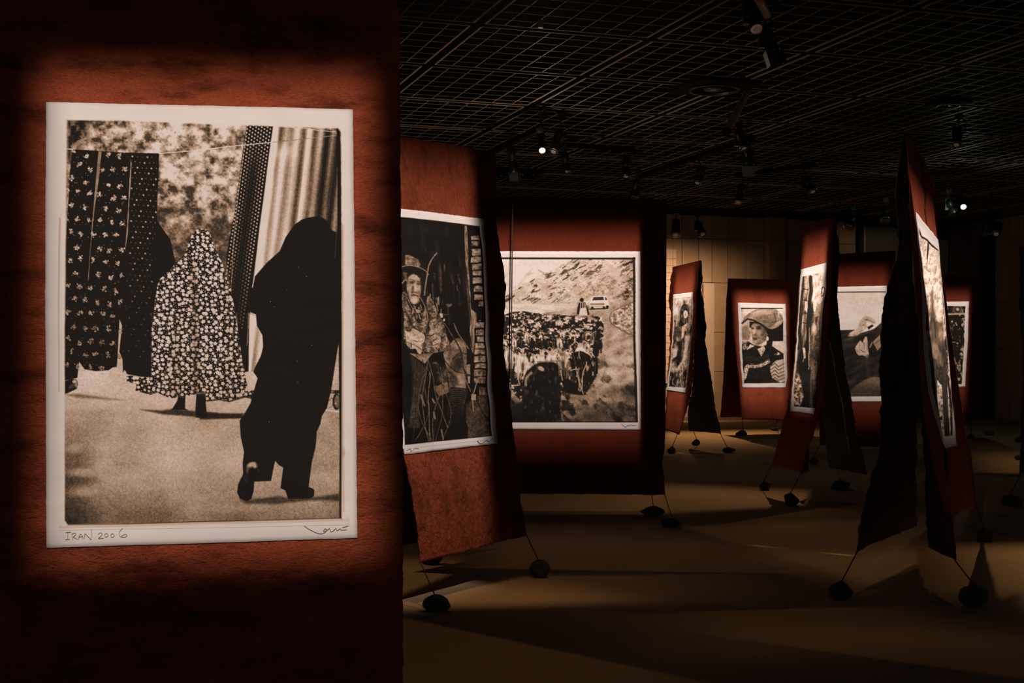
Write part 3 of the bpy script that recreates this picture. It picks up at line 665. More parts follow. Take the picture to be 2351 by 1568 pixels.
def paint_goats(c):                        # a herd driven up a mountain road, a white car ahead
    X, Y = c.X, c.Y
    c.v = .93 + .08 * (fbm(X * .012, Y * .05, 3, 3) - .5) - .07 * ss(630, 600, Y)
    snow = lambda x, y: np.clip(.90 + .5 * (fbm(x * .06 + y * .05, y * .14, 5, 4) - .5), .5, .97)
    c.poly(C7([(-300, 760), (-60, 720), (60, 690), (120, 680), (190, 715), (260, 745), (300, 735), (360, 690), (400, 705), (440, 710), (560, 720), (560, 1000), (-300, 1000)]), snow, 1.2)
    c.poly(C7([(300, 735), (360, 692), (350, 740), (310, 790), (240, 820)]), .70, 4, 0, .6); c.poly(C7([(120, 684), (190, 718), (160, 760), (60, 790)]), .74, 4, 0, .5); c.line(C7([(420, 708), (450, 725), (480, 745)]), 3, .55, 2.5, 0, .8)
    def hill(x, y):
        b = .74 + .16 * (fbm((x + y) * .03, (y - x * .55) * .07, 8, 4) - .5) * 2 - .12 * ss(1380, 1460, x)
        t = fbm((x * .9 + y * .3) * .10, (y + x * .45) * .20, 12, 4, .6)
        band = np.exp(-((y - (690 - (x - 1130) * .55 + 30)) / 50.) ** 2)
        dk = ss(.55, .66, t) * (.22 + .78 * band + .4 * ss(1400, 1450, x))
        return np.clip(b + (vn(x * .6, y * .6, 4) - .5) * .12 - .52 * dk + .10 * ss(.55, .75, fbm(x * .3, y * .34, 19, 3)), .12, .93)
    c.poly(C7([(-300, 1010), (120, 930), (190, 895), (300, 830), (420, 760), (560, 700), (660, 640), (745, 600), (1310, 590), (1310, 1300), (-300, 1300)]), hill, 1.3)
    flat = lambda x, y: np.clip(.84 + .35 * (fbm(x * .04, y * .18, 15, 4) - .5), .4, .92)
    c.poly(C7([(-300, 1030), (120, 1000), (300, 1010), (520, 1010), (760, 1010), (740, 1045), (560, 1085), (420, 1100), (-300, 1100)]), flat, 2.5)
    road = lambda x, y: np.clip(.60 + .36 * (fbm((x + y * .9) * .05, (y - x * .3) * .06, 18, 4) - .5) * 1.4 - .30 * ss(.50, .66, fbm((x + y) * .03, (y - x) * .05, 23, 3)) * ss(790, 860, y) - .14 * ss(850, 960, y) + (vn(x * .7, y * .7, 4) - .5) * .1, .12, .8)
    c.poly(C7([(480, 1090), (640, 1070), (760, 1040), (880, 1020), (1050, 1000), (1200, 985), (1290, 950), (1310, 1000), (1160, 1040), (1070, 1090), (1055, 1160), (1100, 1210), (1200, 1270), (1310, 1310), (1310, 2200), (-300, 2200), (-300, 1300)]), road, 2)
    c.line(C7([(1290, 985), (1160, 1042), (1075, 1092), (1058, 1155), (1100, 1205), (1200, 1265), (1290, 1300)]), 2.5, .33, 2, 3)
    scree = lambda x, y: np.clip(.60 + .95 * (fbm(x * .24, y * .28, 28, 3) - .5), .2, .92)
    c.poly(C7([(1075, 1090), (1160, 1045), (1310, 985), (1310, 1300), (1200, 1262), (1105, 1205), (1062, 1155)]), scree, 2)
    rocks = lambda x, y: np.clip(.42 + 1.2 * (fbm(x * .16, y * .2, 31, 4) - .52), .1, .85)
    c.poly(C7([(1310, 700), (1230, 780), (1200, 860), (1150, 940), (1060, 960), (1200, 975), (1310, 930)]), rocks, 6)
    c.poly(C7([(840, 890), (900, 850), (1000, 815), (1090, 850), (1100, 930), (1000, 930), (860, 940)]), scree, 5, 0, .7)
    # car
    c.poly(C7([(905, 945), (1000, 938), (1028, 945), (1048, 1000), (1050, 1030), (1020, 1050), (880, 1052), (872, 1012), (885, 985)]), .88, .8)
    c.poly(C7([(912, 950), (1000, 947), (1006, 976), (900, 980)]), .2, .7); c.poly(C7([(1012, 950), (1026, 952), (1038, 975), (1018, 978)]), .3, .7)
    c.poly(C7([(882, 1005), (1008, 1002), (1008, 1022), (882, 1024)]), .5, .7); c.line(C7([(880, 1035), (1010, 1032)]), 2, .6, .7)
    for x, y in ((900, 1048), (1006, 1046), (1036, 1036)): c.ell(C7([(x, y)])[0], 3.4, 3.0, .08, .3)
    c.line(C7([(880, 1058), (1040, 1050)]), 3, .15, 1.5)
    # herd
    rr = random.Random(12)
    herd = C7([(-300, 1120), (110, 1110), (170, 1085), (280, 1075), (400, 1095), (500, 1110), (600, 1110), (700, 1115), (850, 1140), (950, 1120), (1005, 1180), (1000, 1300), (985, 1345), (955, 1360), (960, 1568)]) + \
        C8([(865, 60), (862, 210), (830, 270), (760, 380), (570, 350), (560, 420), (545, 560), (380, 600), (120, 300), (60, 250), (-300, 300)])
    c.poly(herd, lambda x, y: np.clip(.12 + .65 * ss(.50, .72, fbm(x * .16, y * .20, 44, 3)), .07, .8), 1.5)
    for k in range(190):                                                     # horns and backs at the head of the herd
        x = rr.uniform(1085, 1382); y = rr.uniform(722, 775) + max(0, (x - 1330)) * .12
        lv = rr.choice([.12, .14, .2, .6, .78, .88])
        c.ell((x, y), rr.uniform(2, 5), rr.uniform(1.5, 4), lv, .4, rr.uniform(-.5, .5))
        if rr.random() < .7:
            sg = rr.choice((-1, 1)); c.line([(x, y - 1), (x + sg * 3.5, y - 4.5), (x + sg * 7, y - 3)], 1.2, rr.choice([.1, .1, .7, .6]), .6, 3)
    rows = [(772, 11, 12, 12), (792, 14, 15, 14), (818, 17, 17, 18), (845, 19, 15, 22)]
    for (y0, s, n, jy) in rows:
        for k in range(n):
            x = 1100 + (k + rr.uniform(.1, .9)) * (270 if y0 < 800 else 255) / n
            goat(c, x, y0 + rr.uniform(-6, 8), s * rr.uniform(.85, 1.15), rr, rr.choice([.12, .15, .45, .72, .82, .9]))
    for (x, y, s, lv) in ((1168, 815, 24, .82), (1200, 832, 30, .86), (1241, 832, 28, .92), (1266, 826, 24, .84), (1292, 828, 27, .55), (1332, 808, 25, .92), (1322, 868, 26, .14), (1349, 840, 26, .12), (1372, 768, 18, .10), (1376, 790, 16, .10), (1152, 862, 22, .12)):
        goat(c, x, y, s, rr, lv)
    c.poly(C8([(560, 250), (620, 245), (690, 300), (740, 340), (770, 375), (720, 382), (600, 365)]), .08, 2); c.poly(C8([(640, 60), (720, 20), (800, 60), (862, 120), (858, 205), (825, 262), (790, 330), (740, 365), (690, 320), (650, 180)]), lambda x, y: np.clip(.09 + .5 * ss(.58, .8, fbm(x * .35, y * .08, 51, 3)), .07, .6), 2, 3)
    for a in ([(690, 190), (720, 300), (745, 370)], [(770, 130), (740, 210), (735, 330)], [(560, 180), (575, 260)], [(205, 190), (225, 300)], [(640, 180), (700, 170), (690, 230)]): c.line(C8(a), 2.4, .62, 1.2, 3)
    # the herdsman
    c.ell(C7([(806, 975)])[0], 4.6, 4.8, .1, .2); c.poly(C7([(780, 1000), (838, 995), (862, 1050), (875, 1105), (862, 1115), (850, 1125), (790, 1118), (775, 1105), (760, 1100), (768, 1040)]), .14, 1)
    c.poly(C7([(792, 1050), (845, 1045), (860, 1118), (780, 1118)]), .80, 1.2)
    for x in (796, 812, 828, 842): c.line(C7([(x, 1000), (x, 1060)]), 1.4, .78, .6)
    # dark billy goat in front, and the shade on the road
    c.poly(C8([(240, 330), (262, 230), (300, 170), (380, 115), (470, 110), (535, 130), (545, 220), (560, 330), (556, 470), (530, 600), (180, 604), (190, 500), (245, 460)]), lambda x, y: np.clip(.075 + .16 * ss(.56, .8, fbm(x * .16, y * .09, 61, 3)), .06, .3), 3.0, 3)
    c.poly(C8([(95, 480), (250, 430), (250, 600), (100, 604)]), .10, 6); c.ell(C8([(400, 165)])[0], 8, 5, .62, .4, .5); c.line(C8([(275, 300), (280, 240), (320, 200)]), 6, .5, 2, 3); c.line(C8([(370, 110), (480, 105), (590, 100)]), 3, .45, 1.4)
    c.poly(C8([(640, 560), (800, 480), (1000, 430), (1180, 430), (1180, 606), (600, 606)]), .14, 22, 0, .6); c.poly(C8([(1040, 330), (1180, 250), (1180, 420), (1060, 400)]), .16, 12, 0, .6)
    grain(c, .07, .6)
    c.line([(1085, 593), (1458, 594)], 4.2, .09, 1.2); c.line([(1455.5, 592), (1456, 780), (1462, 970)], 4.5, .09, 1.3); c.line([(1085, 968.5), (1462, 968.5)], 2.5, .08, 1)
    edge_fade(c, [(1096, 590), (1459, 590), (1460, 780), (1465, 970), (1096, 970)], 1.0)

def paint_hatwoman(c):                     # head and shoulders of a woman in a broad felt hat
    X, Y = c.X, c.Y
    c.v = .74 + .3 * (fbm(X * .05, Y * .05, 3, 3) - .5) + .2 * ss(1770, 1790, X) * ss(730, 705, Y)
    c.poly(D1([(600, 600), (650, 580), (672, 640), (665, 700), (610, 720)]), .45, 4); c.line(D1([(610, 480), (690, 510)]), 6, .5, 4)
    c.poly(D1([(610, 470), (680, 465), (690, 500), (620, 520)]), .82, 3); c.poly(D1([(830, 700), (905, 700), (905, 780), (850, 760)]), .78, 2); c.poly(D1([(615, 690), (680, 690), (660, 730), (610, 740)]), .7, 2)
    c.poly(D1([(660, 560), (740, 560), (800, 610), (905, 570), (905, 700), (830, 700), (820, 740), (780, 760), (790, 650), (660, 600)]), .075, 1.5)
    hat = lambda x, y: np.clip(.52 + .30 * (fbm((x + y) * .05, (y - x * .3) * .09, 9, 3) - .5), .3, .86)
    c.poly(D1([(606, 572), (622, 538), (655, 505), (705, 478), (765, 466), (830, 468), (872, 490), (898, 530), (902, 556), (878, 590), (832, 615), (790, 606), (740, 572), (690, 548), (645, 538)]), hat, 1.2, 3)
    for (x, y, rx, ry, v, al, rot) in ((690, 508, 17, 6, .74, .7, -.5), (770, 488, 22, 6, .70, .6, .1), (800, 560, 22, 8, .33, .6, .5), (860, 575, 12, 5, .66, .7, -.5), (735, 545, 14, 5, .36, .5, .5), (650, 524, 10, 4, .36, .6, -.6), (845, 520, 5, 12, .35, .7, .1), (868, 515, 3, 10, .8, .6, .1)):
        c.ell(D1([(x, y)])[0], rx, ry, v, .85, rot, al)
    for a in ([(838, 500), (850, 545)], [(858, 500), (868, 545)], [(820, 568), (870, 552), (900, 540)], [(790, 604), (830, 580), (850, 556)]): c.line(D1(a), 1.6, .25, 1.2, 0, .8)
    c.line(D1([(606, 572), (645, 541), (690, 551), (742, 578), (792, 612)]), 3.5, .09, 1.5); c.line(D1([(606, 570), (622, 538), (655, 505), (705, 478), (765, 466), (830, 468)]), 1.2, .25, 1.0, 3, .7); c.line(D1([(792, 612), (832, 617), (880, 592), (903, 558)]), 2.2, .10, 1.2, 3)
    c.poly(D1([(672, 600), (690, 572), (735, 580), (778, 622), (788, 660), (772, 700), (730, 726), (694, 718), (682, 690), (676, 650)]), lambda x, y: .42 + .1 * (vn(x * .2, y * .2, 7) - .5), 1.6, 3)
    for (x, y, rx, ry, v, al, rot) in ((700, 590, 7, 4, .66, .6, 0), (694, 632, 3.6, 8, .80, .75, .15), (682, 625, 3, 6, .62, .5, 0), (722, 640, 7, 6, .60, .6, 0), (740, 690, 10, 5, .5, .5, -.3), (702, 708, 6, 3.5, .66, .6, 0),
                                  (727, 606, 5.5, 2.2, .12, .9, .05), (684, 608, 3, 1.8, .14, .85, 0), (728, 594, 7, 1.5, .14, .7, -.05), (768, 640, 6, 16, .24, .6, 0), (708, 650, 2, 3, .25, .6, 0), (700, 656, 4, 1.2, .2, .6, 0)):
        c.ell(D1([(x, y)])[0], rx, ry, v, .75, rot, al)
    c.poly(D1([(688, 679), (704, 676), (720, 683), (706, 691), (692, 688)]), .18, 1.0); c.line(D1([(690, 672), (706, 669), (722, 679)]), 1.2, .5, .8); c.line(D1([(692, 696), (710, 699)]), 1.5, .52, .9)
    c.ell(D1([(792, 682)])[0], 2.4, 5, .85, .4)
    dk = lambda x, y: .075 + .06 * vn(x * .2, y * .2, 3)
    c.poly(D1([(608, 720), (650, 700), (690, 725), (750, 740), (800, 720), (860, 760), (905, 790), (910, 1005), (612, 1005), (605, 800)]), dk, 1.5)
    for k in range(40):
        rr = random.Random(k); x, y = rr.uniform(612, 650), rr.uniform(700, 760); c.ell(D1([(x, y)])[0], 1.2, 1.8, rr.uniform(.3, .6), .5)
    c.poly(D1([(640, 762), (668, 722), (700, 735)]), .78, 1); c.poly(D1([(718, 758), (765, 735), (775, 755), (748, 812)]), .78, 1)
    for a in ([(728, 765), (750, 800), (764, 760)], [(735, 755), (752, 780), (760, 748)]): c.line(D1(a), 1.0, .3, .6)
    for k in range(4): c.line(D1([(640, 810 + k * 12), (720, 815 + k * 11), (800, 795 + k * 6)]), 1.2, .22, .8, 3)
    br = lambda x, y: np.clip(.60 + .6 * (vn(x * .5, y * .5, 13) - .5), .3, .85)
    c.line(D1([(620, 965), (636, 915), (655, 878), (720, 878), (790, 850), (868, 795)]), 9.5, br, 1, 3)
    c.line(D1([(655, 868), (720, 866), (790, 838), (862, 788)]), 1.6, .12, .8, 3)
    c.poly(D1([(812, 880), (850, 840), (905, 825), (915, 860), (915, 1000), (880, 1000), (825, 965), (812, 920)]), .66, 1.2)
    for k in range(6): c.line(D1([(815, 880 + k * 26), (845, 858 + k * 26), (868, 884 + k * 25), (912, 862 + k * 26)]), 1.6, .22, .8)
    c.poly(D1([(800, 800), (905, 800), (905, 828), (850, 838), (815, 870)]), .09, 1.5)
    c.line(D1([(598, 464), (900, 464)]), 2.6, .09, 1)
    grain(c, .10, .6)
    edge_fade(c, D1([(596, 460), (900, 462), (906, 700), (916, 1002), (620, 1005), (606, 730)]), 1.0)

def paint_crowd(c):                        # a figure in draped cloth among many, seen obliquely
    X, Y = c.X, c.Y
    n = fbm(X * .12, Y * .05, 4, 4, .6); m = fbm(X * .22 + Y * .08, Y * .07, 9, 3)
    c.v = np.clip(.42 + 1.3 * (n - .5) + .5 * (m - .5) + .30 * ss(740, 690, Y) - .12 * ss(790, 880, Y), .10, .92)
    c.poly(E4([(265, 420), (275, 280), (320, 235), (365, 270), (385, 360), (385, 460), (350, 520), (285, 540)]), lambda x, y: np.clip(.22 + .5 * (vn(x * .5, y * .15, 3) - .5), .08, .5), 1.5, 3)
    c.poly(E4([(310, 350), (345, 330), (365, 370), (360, 420), (335, 440), (312, 410)]), .82, 1.2, 3)
    c.ell(E4([(336, 390)])[0], 2, 4, .6, .8)
    c.poly(E4([(285, 560), (330, 570), (310, 720), (280, 740)]), .72, 2); c.poly(E4([(170, 560), (250, 580), (240, 700), (165, 720)]), .25, 3); c.poly(E4([(205, 780), (290, 770), (280, 1060), (230, 1090), (240, 900)]), .12, 2)
    c.line(E4([(370, 790), (340, 930), (300, 1080), (215, 1180)]), 8, .72, 3, 3); c.line(E4([(400, 900), (360, 1100), (270, 1230)]), 6, .55, 3, 3); c.line(E4([(300, 800), (290, 1000)]), 4, .35, 2)
    c.poly(E4([(155, 880), (220, 870), (215, 980), (170, 1010), (140, 1040)]), .75, 2); c.line(E4([(130, 1046), (180, 1048)]), 1.4, .1, .6)
    c.poly(E4([(120, 1220), (200, 1240), (190, 1430), (105, 1420)]), .14, 3)
    for k in range(60):
        rr = random.Random(k); x, y = rr.uniform(120, 400), rr.uniform(1080, 1420); c.line(E4([(x, y), (x + rr.uniform(-15, 15), y + rr.uniform(20, 70))]), 1.2, rr.choice([.12, .3, .6, .7]), .8)
    c.line(E4([(180, 156), (445, 132)]), 1.4, .2, .7)
    grain(c, .12, .6)
    edge_fade(c, E4([(188, 158), (440, 134), (440, 500), (412, 900), (385, 1150), (345, 1440), (100, 1425), (130, 1050), (165, 560)]), 1.6)

def paint_door(c):                         # a weathered plank door with peeling paper, a child low at the side
    X, Y = c.X, c.Y
    pl = fbm(X * .35 + Y * .03, Y * .02, 4, 3)
    c.v = np.clip(.42 + .9 * (pl - .5) + .22 * ss(720, 640, Y) - .20 * ss(760, 900, Y), .1, .85)
    pap = lambda x, y: np.clip(.80 + .5 * (fbm(x * .2, y * .09, 8, 3) - .5), .4, .95)
    c.poly(E5([(240, 190), (360, 150), (352, 300), (335, 440), (285, 470), (265, 540), (240, 520), (235, 350)]), pap, 1.2); c.poly(E5([(275, 475), (335, 445), (330, 570), (262, 585)]), .52, 1.2)
    c.poly(E5([(165, 430), (190, 430), (182, 540), (158, 510)]), .74, 1); c.poly(E5([(165, 210), (200, 200), (196, 300), (165, 290)]), .66, 1)
    c.line(E5([(320, 360), (318, 310), (335, 290), (350, 320), (340, 370), (322, 380)]), 2.4, .2, .8, 3)
    for a in ([(300, 200), (290, 280)], [(320, 180), (310, 230)], [(280, 380), (300, 300)], [(265, 220), (260, 300)], [(345, 170), (340, 240)]): c.line(E5(a), 2.5, .55, 2.0, 0, .6)
    for x0, x1, w in ((212, 190, 5), (230, 205, 3), (150, 120, 3), (135, 100, 4)): c.line(E5([(x0, 190), ((x0 + x1) / 2, 500), (x1, 900)]), w, .12, 1.2)
    for y in (310, 420, 545, 640): c.line(E5([(150, y), (185, y + 8)]), 2, .15, 1)
    c.poly(E5([(235, 440), (250, 520), (235, 690), (220, 780), (205, 700), (210, 560)]), .13, 2)
    c.poly(E5([(200, 720), (215, 780), (210, 900), (200, 1060), (215, 1150), (200, 1460), (115, 1455), (140, 1360), (130, 1200), (95, 1120), (95, 950), (150, 880), (180, 800)]), .085, 2.2)
    c.poly(E5([(225, 780), (320, 700), (312, 950), (295, 1150), (255, 1480), (205, 1470), (215, 1100)]), lambda x, y: np.clip(.38 + .5 * (fbm(x * .3, y * .015, 15, 3) - .5) - .12 * ss(800, 930, y), .12, .6), 2)
    c.ell(E5([(265, 700)])[0], 5, 13, .7, .6); c.ell(E5([(255, 960)])[0], 9, 18, .22, .7); c.line(E5([(215, 690), (216, 860), (200, 1080)]), 1.4, .62, .8)
    c.poly(E5([(140, 885), (165, 880), (175, 980), (160, 990), (150, 950)]), .78, 1.6); c.line(E5([(165, 930), (150, 1020)]), 2, .5, 1); c.line(E5([(208, 1050), (195, 1090)]), 2, .5, 1)
    c.poly(E5([(75, 1130), (100, 1150), (135, 1230), (130, 1310), (148, 1360), (110, 1450), (45, 1440), (55, 1300), (65, 1200)]), lambda x, y: np.clip(.46 + 1.1 * (fbm(x * .3, y * .25, 21, 3) - .5), .12, .85), 1.6)
    c.line(E5([(135, 188), (250, 165), (362, 140)]), 2, .12, .8)
    grain(c, .12, .6)
    edge_fade(c, E5([(140, 190), (362, 146), (362, 260), (338, 470), (322, 690), (312, 950), (292, 1180), (262, 1475), (50, 1455), (60, 1200), (88, 920), (110, 500)]), 1.6)

def paint_hands(c):                        # raised hands against a blank sky
    X, Y = c.X, c.Y
    c.v = .82 + .10 * (fbm(X * .02, Y * .03, 6, 3) - .5) + .06 * ss(680, 760, Y)
    sl = lambda x, y: np.clip(.13 + .25 * (fbm(x * .05 + y * .06, y * .06, 12, 3) - .4), .07, .3)
    c.poly(D2([(700, 1230), (880, 1228), (1000, 1225), (1050, 1260), (1180, 1220), (1260, 1150), (1380, 1080), (1380, 2200), (700, 2200)]), sl, 1.5)
    sk = lambda x, y: np.clip(.62 + .5 * (fbm(x * .14, y * .14, 7, 3) - .5), .3, .85)
    c.poly(D2([(938, 1290), (960, 1250), (1030, 1210), (1045, 1160), (1075, 1115), (1120, 1098), (1165, 1115), (1196, 1155), (1188, 1168), (1130, 1150), (1100, 1165), (1120, 1195), (1080, 1235), (1020, 1280)]), sk, 1.0, 3)
    for a in ([(1085, 1125), (1140, 1140), (1180, 1160)], [(1070, 1145), (1110, 1160)], [(1060, 1170), (1105, 1195)]): c.line(D2(a), 1.5, .3, .8)
    for q in ([(1050, 1165), (1090, 1120), (1130, 1108), (1165, 1122), (1192, 1158)], [(1060, 1180), (1095, 1150), (1135, 1150), (1175, 1165)], [(1062, 1205), (1100, 1190), (1122, 1190)], [(960, 1275), (1020, 1240), (1050, 1200)]): c.line(D2(q), 3.8, .72, 1.6, 3, .8)
    c.poly(D2([(1120, 1200), (1165, 1175), (1180, 1190), (1130, 1225)]), .10, 1)
    c.line(D2([(900, 1325), (1020, 1285), (1130, 1250), (1180, 1220)]), 2, .3, 1.5)
    c.poly(D2([(1004, 1405), (1020, 1370), (1050, 1330), (1075, 1345), (1092, 1300), (1110, 1292), (1122, 1330), (1125, 1400), (1135, 1460), (1120, 1500), (1080, 1470), (1030, 1465)]), sk, 1.0, 3)
    for a in ([(1045, 1370), (1070, 1400)], [(1085, 1350), (1090, 1420)], [(1060, 1420), (1100, 1440)]): c.line(D2(a), 1.6, .25, .8)
    for q in ([(1100, 1430), (1105, 1360), (1108, 1300)], [(1062, 1400), (1055, 1340)], [(1082, 1420), (1078, 1360)], [(1035, 1420), (1022, 1385)], [(1050, 1455), (1100, 1450)]): c.line(D2(q), 4.2, .72, 1.7, 0, .8)
    c.poly(D2([(1170, 1340), (1240, 1270), (1262, 1370), (1215, 1425)]), .5, 1.2); c.line(D2([(1190, 1360), (1240, 1320)]), 1.2, .25, .7); c.line(D2([(1145, 1390), (1165, 1350)]), 3, .5, 1); c.line(D2([(1245, 1320), (1260, 1350)]), 3, .1, 1)
    c.poly(D2([(1100, 1480), (1140, 1450), (1150, 1700), (1120, 1760)]), .22, 4, 0, .7)
    c.poly(D3([(905, 400), (930, 360), (1000, 305), (1080, 265), (1150, 255), (1230, 290), (1300, 360), (1300, 440), (905, 440)]), lambda x, y: .42 - .16 * ss(868, 900, y), 3, 3)
    c.line([(1895, 671), (2050, 670)], 2.2, .12, .8)
    grain(c, .06, .5)
    edge_fade(c, [(1915, 668), (2038, 668), (2036, 910), (1930, 911)], 1.0)

def paint_poplars(c):                      # sunlit leaves and dark trunks, seen very obliquely
    X, Y = c.X, c.Y
    lf = fbm(X * .30 + Y * .05, Y * .14, 4, 4, .65)
    c.v = np.clip(.80 + 1.1 * (lf - .55) - .50 * ss(720, 780, Y) * ss(.35, .6, vn(X * .12, Y * .02, 5)) - .22 * ss(760, 860, Y), .13, .96)
    tr = lambda x, y: .17 + .1 * (vn(x * .3, y * .03, 4))
    c.poly(E2([(236, 490), (258, 540), (250, 700), (240, 760), (234, 600)]), .12, 1); c.poly(E2([(235, 1150), (240, 1150), (246, 1568), (222, 1568)]), .10, 1.2)
    c.poly(E2([(290, 1100), (310, 1100), (345, 1400), (440, 1568), (250, 1568), (265, 1300)]), tr, 7, 0, .85)
    c.poly(E3([(345, 0), (500, 0), (520, 250), (545, 500), (430, 480), (360, 380)]), lambda x, y: np.clip(.24 + .6 * (fbm(x * .16, y * .03, 9, 3) - .45), .1, .55), 4, 0, .85)
    c.poly(E3([(375, 400), (430, 420), (440, 800), (430, 1060), (405, 1000), (385, 700)]), tr, 1.5); c.poly(E3([(485, 500), (550, 480), (565, 800), (575, 1270), (510, 1285), (492, 800)]), tr, 1.2)
    lv = lambda x, y: np.clip(.66 + 1.3 * (fbm(x * .3, y * .16, 31, 3) - .5), .12, .95)
    c.poly(E3([(435, 650), (485, 710), (495, 900), (510, 1285), (440, 1100), (434, 900)]), lv, 1.2); c.poly(E3([(560, 700), (575, 800), (590, 1000), (600, 1250), (572, 1250), (562, 900)]), lv, 1); c.poly(E3([(450, 1085), (490, 1055), (495, 1105)]), .1, 1)
    c.line(E3([(560, 600), (590, 900), (608, 1275)]), 3, .1, 1); c.line(E2([(375, 600), (410, 1000), (460, 1568)]), 1.3, .2, .7)
    c.line(E2([(110, 330), (160, 440), (230, 475), (300, 545), (372, 600)]), 4.5, .13, 1)
    c.line(E2([(112, 340), (140, 700), (165, 1200), (195, 1540)]), 2, .2, 1)
    edge_fade(c, [(2104, 520), (2112, 540), (2128, 552), (2151, 575), (2160, 660), (2170, 760), (2178, 850), (2186, 930), (2186, 1000), (2162, 1003), (2140, 900), (2116, 700)], 1.6)

def paint_interior(c):                     # a cluttered dark interior with a round fan
    X, Y = c.X, c.Y
    c.v = np.clip(.10 + .55 * ss(.52, .75, fbm(X * .17, Y * .13, 5, 4)), .06, .6)
    c.ell((2198, 710), 11, 11, .38, .2); c.ell((2198, 710), 8, 8, .22, .2); c.ell((2198, 710), 3.5, 3.5, .65, .4)
    c.line([(2160, 722), (2217, 720)], 4, .62, 1)
    for k in range(40):
        rr = random.Random(k); x, y = rr.uniform(2150, 2214), rr.uniform(730, 860); c.ell((x, y), rr.uniform(1, 3), rr.uniform(1, 2.5), rr.uniform(.2, .6), .5)
    grain(c, .1, .6)
    edge_fade(c, [(2150, 702), (2216, 703), (2213, 790), (2208, 882), (2150, 882)], 1.2)

# ---------------------------------------------------------------- a print pasted on a banner
def photo_print(label, pl, paperL, paperR, picL, picR, res, paint, base, rag=1.2, lift=.006):
    root = empty('photo_print', base)
    tag(root, label, 'photograph')
    inv = np.array(base, float)
    nu, nv = 60, 90
    Lp, Rp = polyline(paperL, nv), polyline(paperR, nv)
    for Q, sd in ((Lp, 3), (Rp, 8)): Q[:, 0] += rag * 2 * (fbm(Q[:, 1] * .25, Q[:, 0] * 0, sd + int(base[1] * 10) % 50, 3, .6) - .5)
    s = np.linspace(0, 1, nu)[None, :, None]
    XY = Lp[:, None] * (1 - s) + Rp[:, None] * s
    X, Y = XY[..., 0].copy(), XY[..., 1].copy()
    e = np.zeros(nv); e[0] = 1; e[-1] = 1
    Y += e[:, None] * rag * 1.6 * (fbm(X * .2, Y * .01, 5, 3, .6) - .5)
    V = surf(pl, X, Y, lift)
    ob = grid_obj('paper', V - inv, M_PAPER, root)
    md = ob.modifiers.new('thickness', 'SOLIDIFY'); md.thickness = .002; md.offset = -1
    n0 = np.cross(V[1, 0] - V[0, 0], V[0, 1] - V[0, 0])
    flip = np.dot(n0, pl['n']) < 0
    if flip: ob.data.flip_normals()
    h, w = res
    Lp, Rp = polyline(picL, h), polyline(picR, h)
    s = np.linspace(0, 1, w)[None, :, None]
    XY = Lp[:, None] * (1 - s) + Rp[:, None] * s
    X, Y = XY[..., 0].copy(), XY[..., 1].copy()
    c = Canvas(X, Y); paint(c)
    V = surf(pl, X, Y, lift + .0012)
    pic = grid_obj('picture', V - inv, M_PRINT, root, c.rgb())
    if flip: pic.data.flip_normals()
    return root, ob
def handwriting(pr, pl, strokes, w, lift=.0085, label=None):
    """pencil strokes given in photo pixels, laid on the paper as thin ribbons"""
    vs, fs = [], []
    for st in strokes:
        q = smooth_poly(st, 5, False) if len(st) > 2 else np.array(st, float)
        d = np.gradient(q, axis=0); d /= np.linalg.norm(d, axis=1)[:, None] + 1e-9
        nn = np.stack([-d[:, 1], d[:, 0]], -1) * w / 2
        for sg in (1, -1):
            pass
        A = surf(pl, (q + nn)[:, 0], (q + nn)[:, 1], lift); B = surf(pl, (q - nn)[:, 0], (q - nn)[:, 1], lift)
        o = len(vs)
        for a, b in zip(A, B): vs += [a, b]
        for k in range(len(q) - 1): fs.append((o + 2 * k, o + 2 * k + 2, o + 2 * k + 3, o + 2 * k + 1))
    inv = np.array(pr[0].location)
    ob = mesh_obj('handwriting', [v - inv for v in vs], fs, M_PENCIL, pr[1])
    if label: ob['label'] = label
    return ob
# ================================================================= the hall
AX = Vector((.9472, .3206, 0)); BX = Vector((-.3206, .9472, 0))      # the two directions of the ceiling grid and the walls
CEIL = 5.5
M_FLOOR = simple_mat('sand_coloured_carpet', (.42, .285, .165), .95, .1, 0, .22, 60., .25)
M_VOID = simple_mat('black_ceiling_void', (.006, .005, .005), .9, .05)
M_BAR = simple_mat('brown_painted_bar', (.42, .29, .21), .5, .3, 0, .15)
fl = mesh_obj('floor', [(-14, -4, 0), (26, -4, 0), (26, 48, 0), (-14, 48, 0)], [(0, 1, 2, 3)], M_FLOOR); tag(fl, kind='structure')
cl = mesh_obj('ceiling', [(-14, -4, 6.3), (26, -4, 6.3), (26, 48, 6.3), (-14, 48, 6.3)], [(0, 3, 2, 1)], M_VOID); tag(cl, kind='structure')
# open grid ceiling: square lattice panels between double rails
MOD = 2.25; G0 = Vector((-.41, 15.95, CEIL)); GAP = .075
rotg = Matrix(((AX.x, BX.x, 0), (AX.y, BX.y, 0), (0, 0, 1)))
pm = MB(); inner = MOD - 2 * GAP
for k in range(1, 7):
    o = k * MOD / 7
    pm.box((MOD / 2, o, 0), (inner, .010, .006)); pm.box((o, MOD / 2, .004), (.012, inner, .008))
pme = mesh_obj('grid_panel', pm.v, pm.f, M_BAR, cl); pdata = pme.data
rA = MB().box((MOD / 2, GAP, 0), (MOD - 2 * GAP, .016, .012)).box((MOD / 2, -GAP, 0), (MOD - 2 * GAP, .016, .012))
rB = MB().box((GAP, MOD / 2, 0), (.026, MOD - 2 * GAP, .014)).box((-GAP, MOD / 2, 0), (.026, MOD - 2 * GAP, .014))
ra = mesh_obj('double_rail', rA.v, rA.f, M_BAR, cl); rb = mesh_obj('double_rail', rB.v, rB.f, M_BAR, cl)
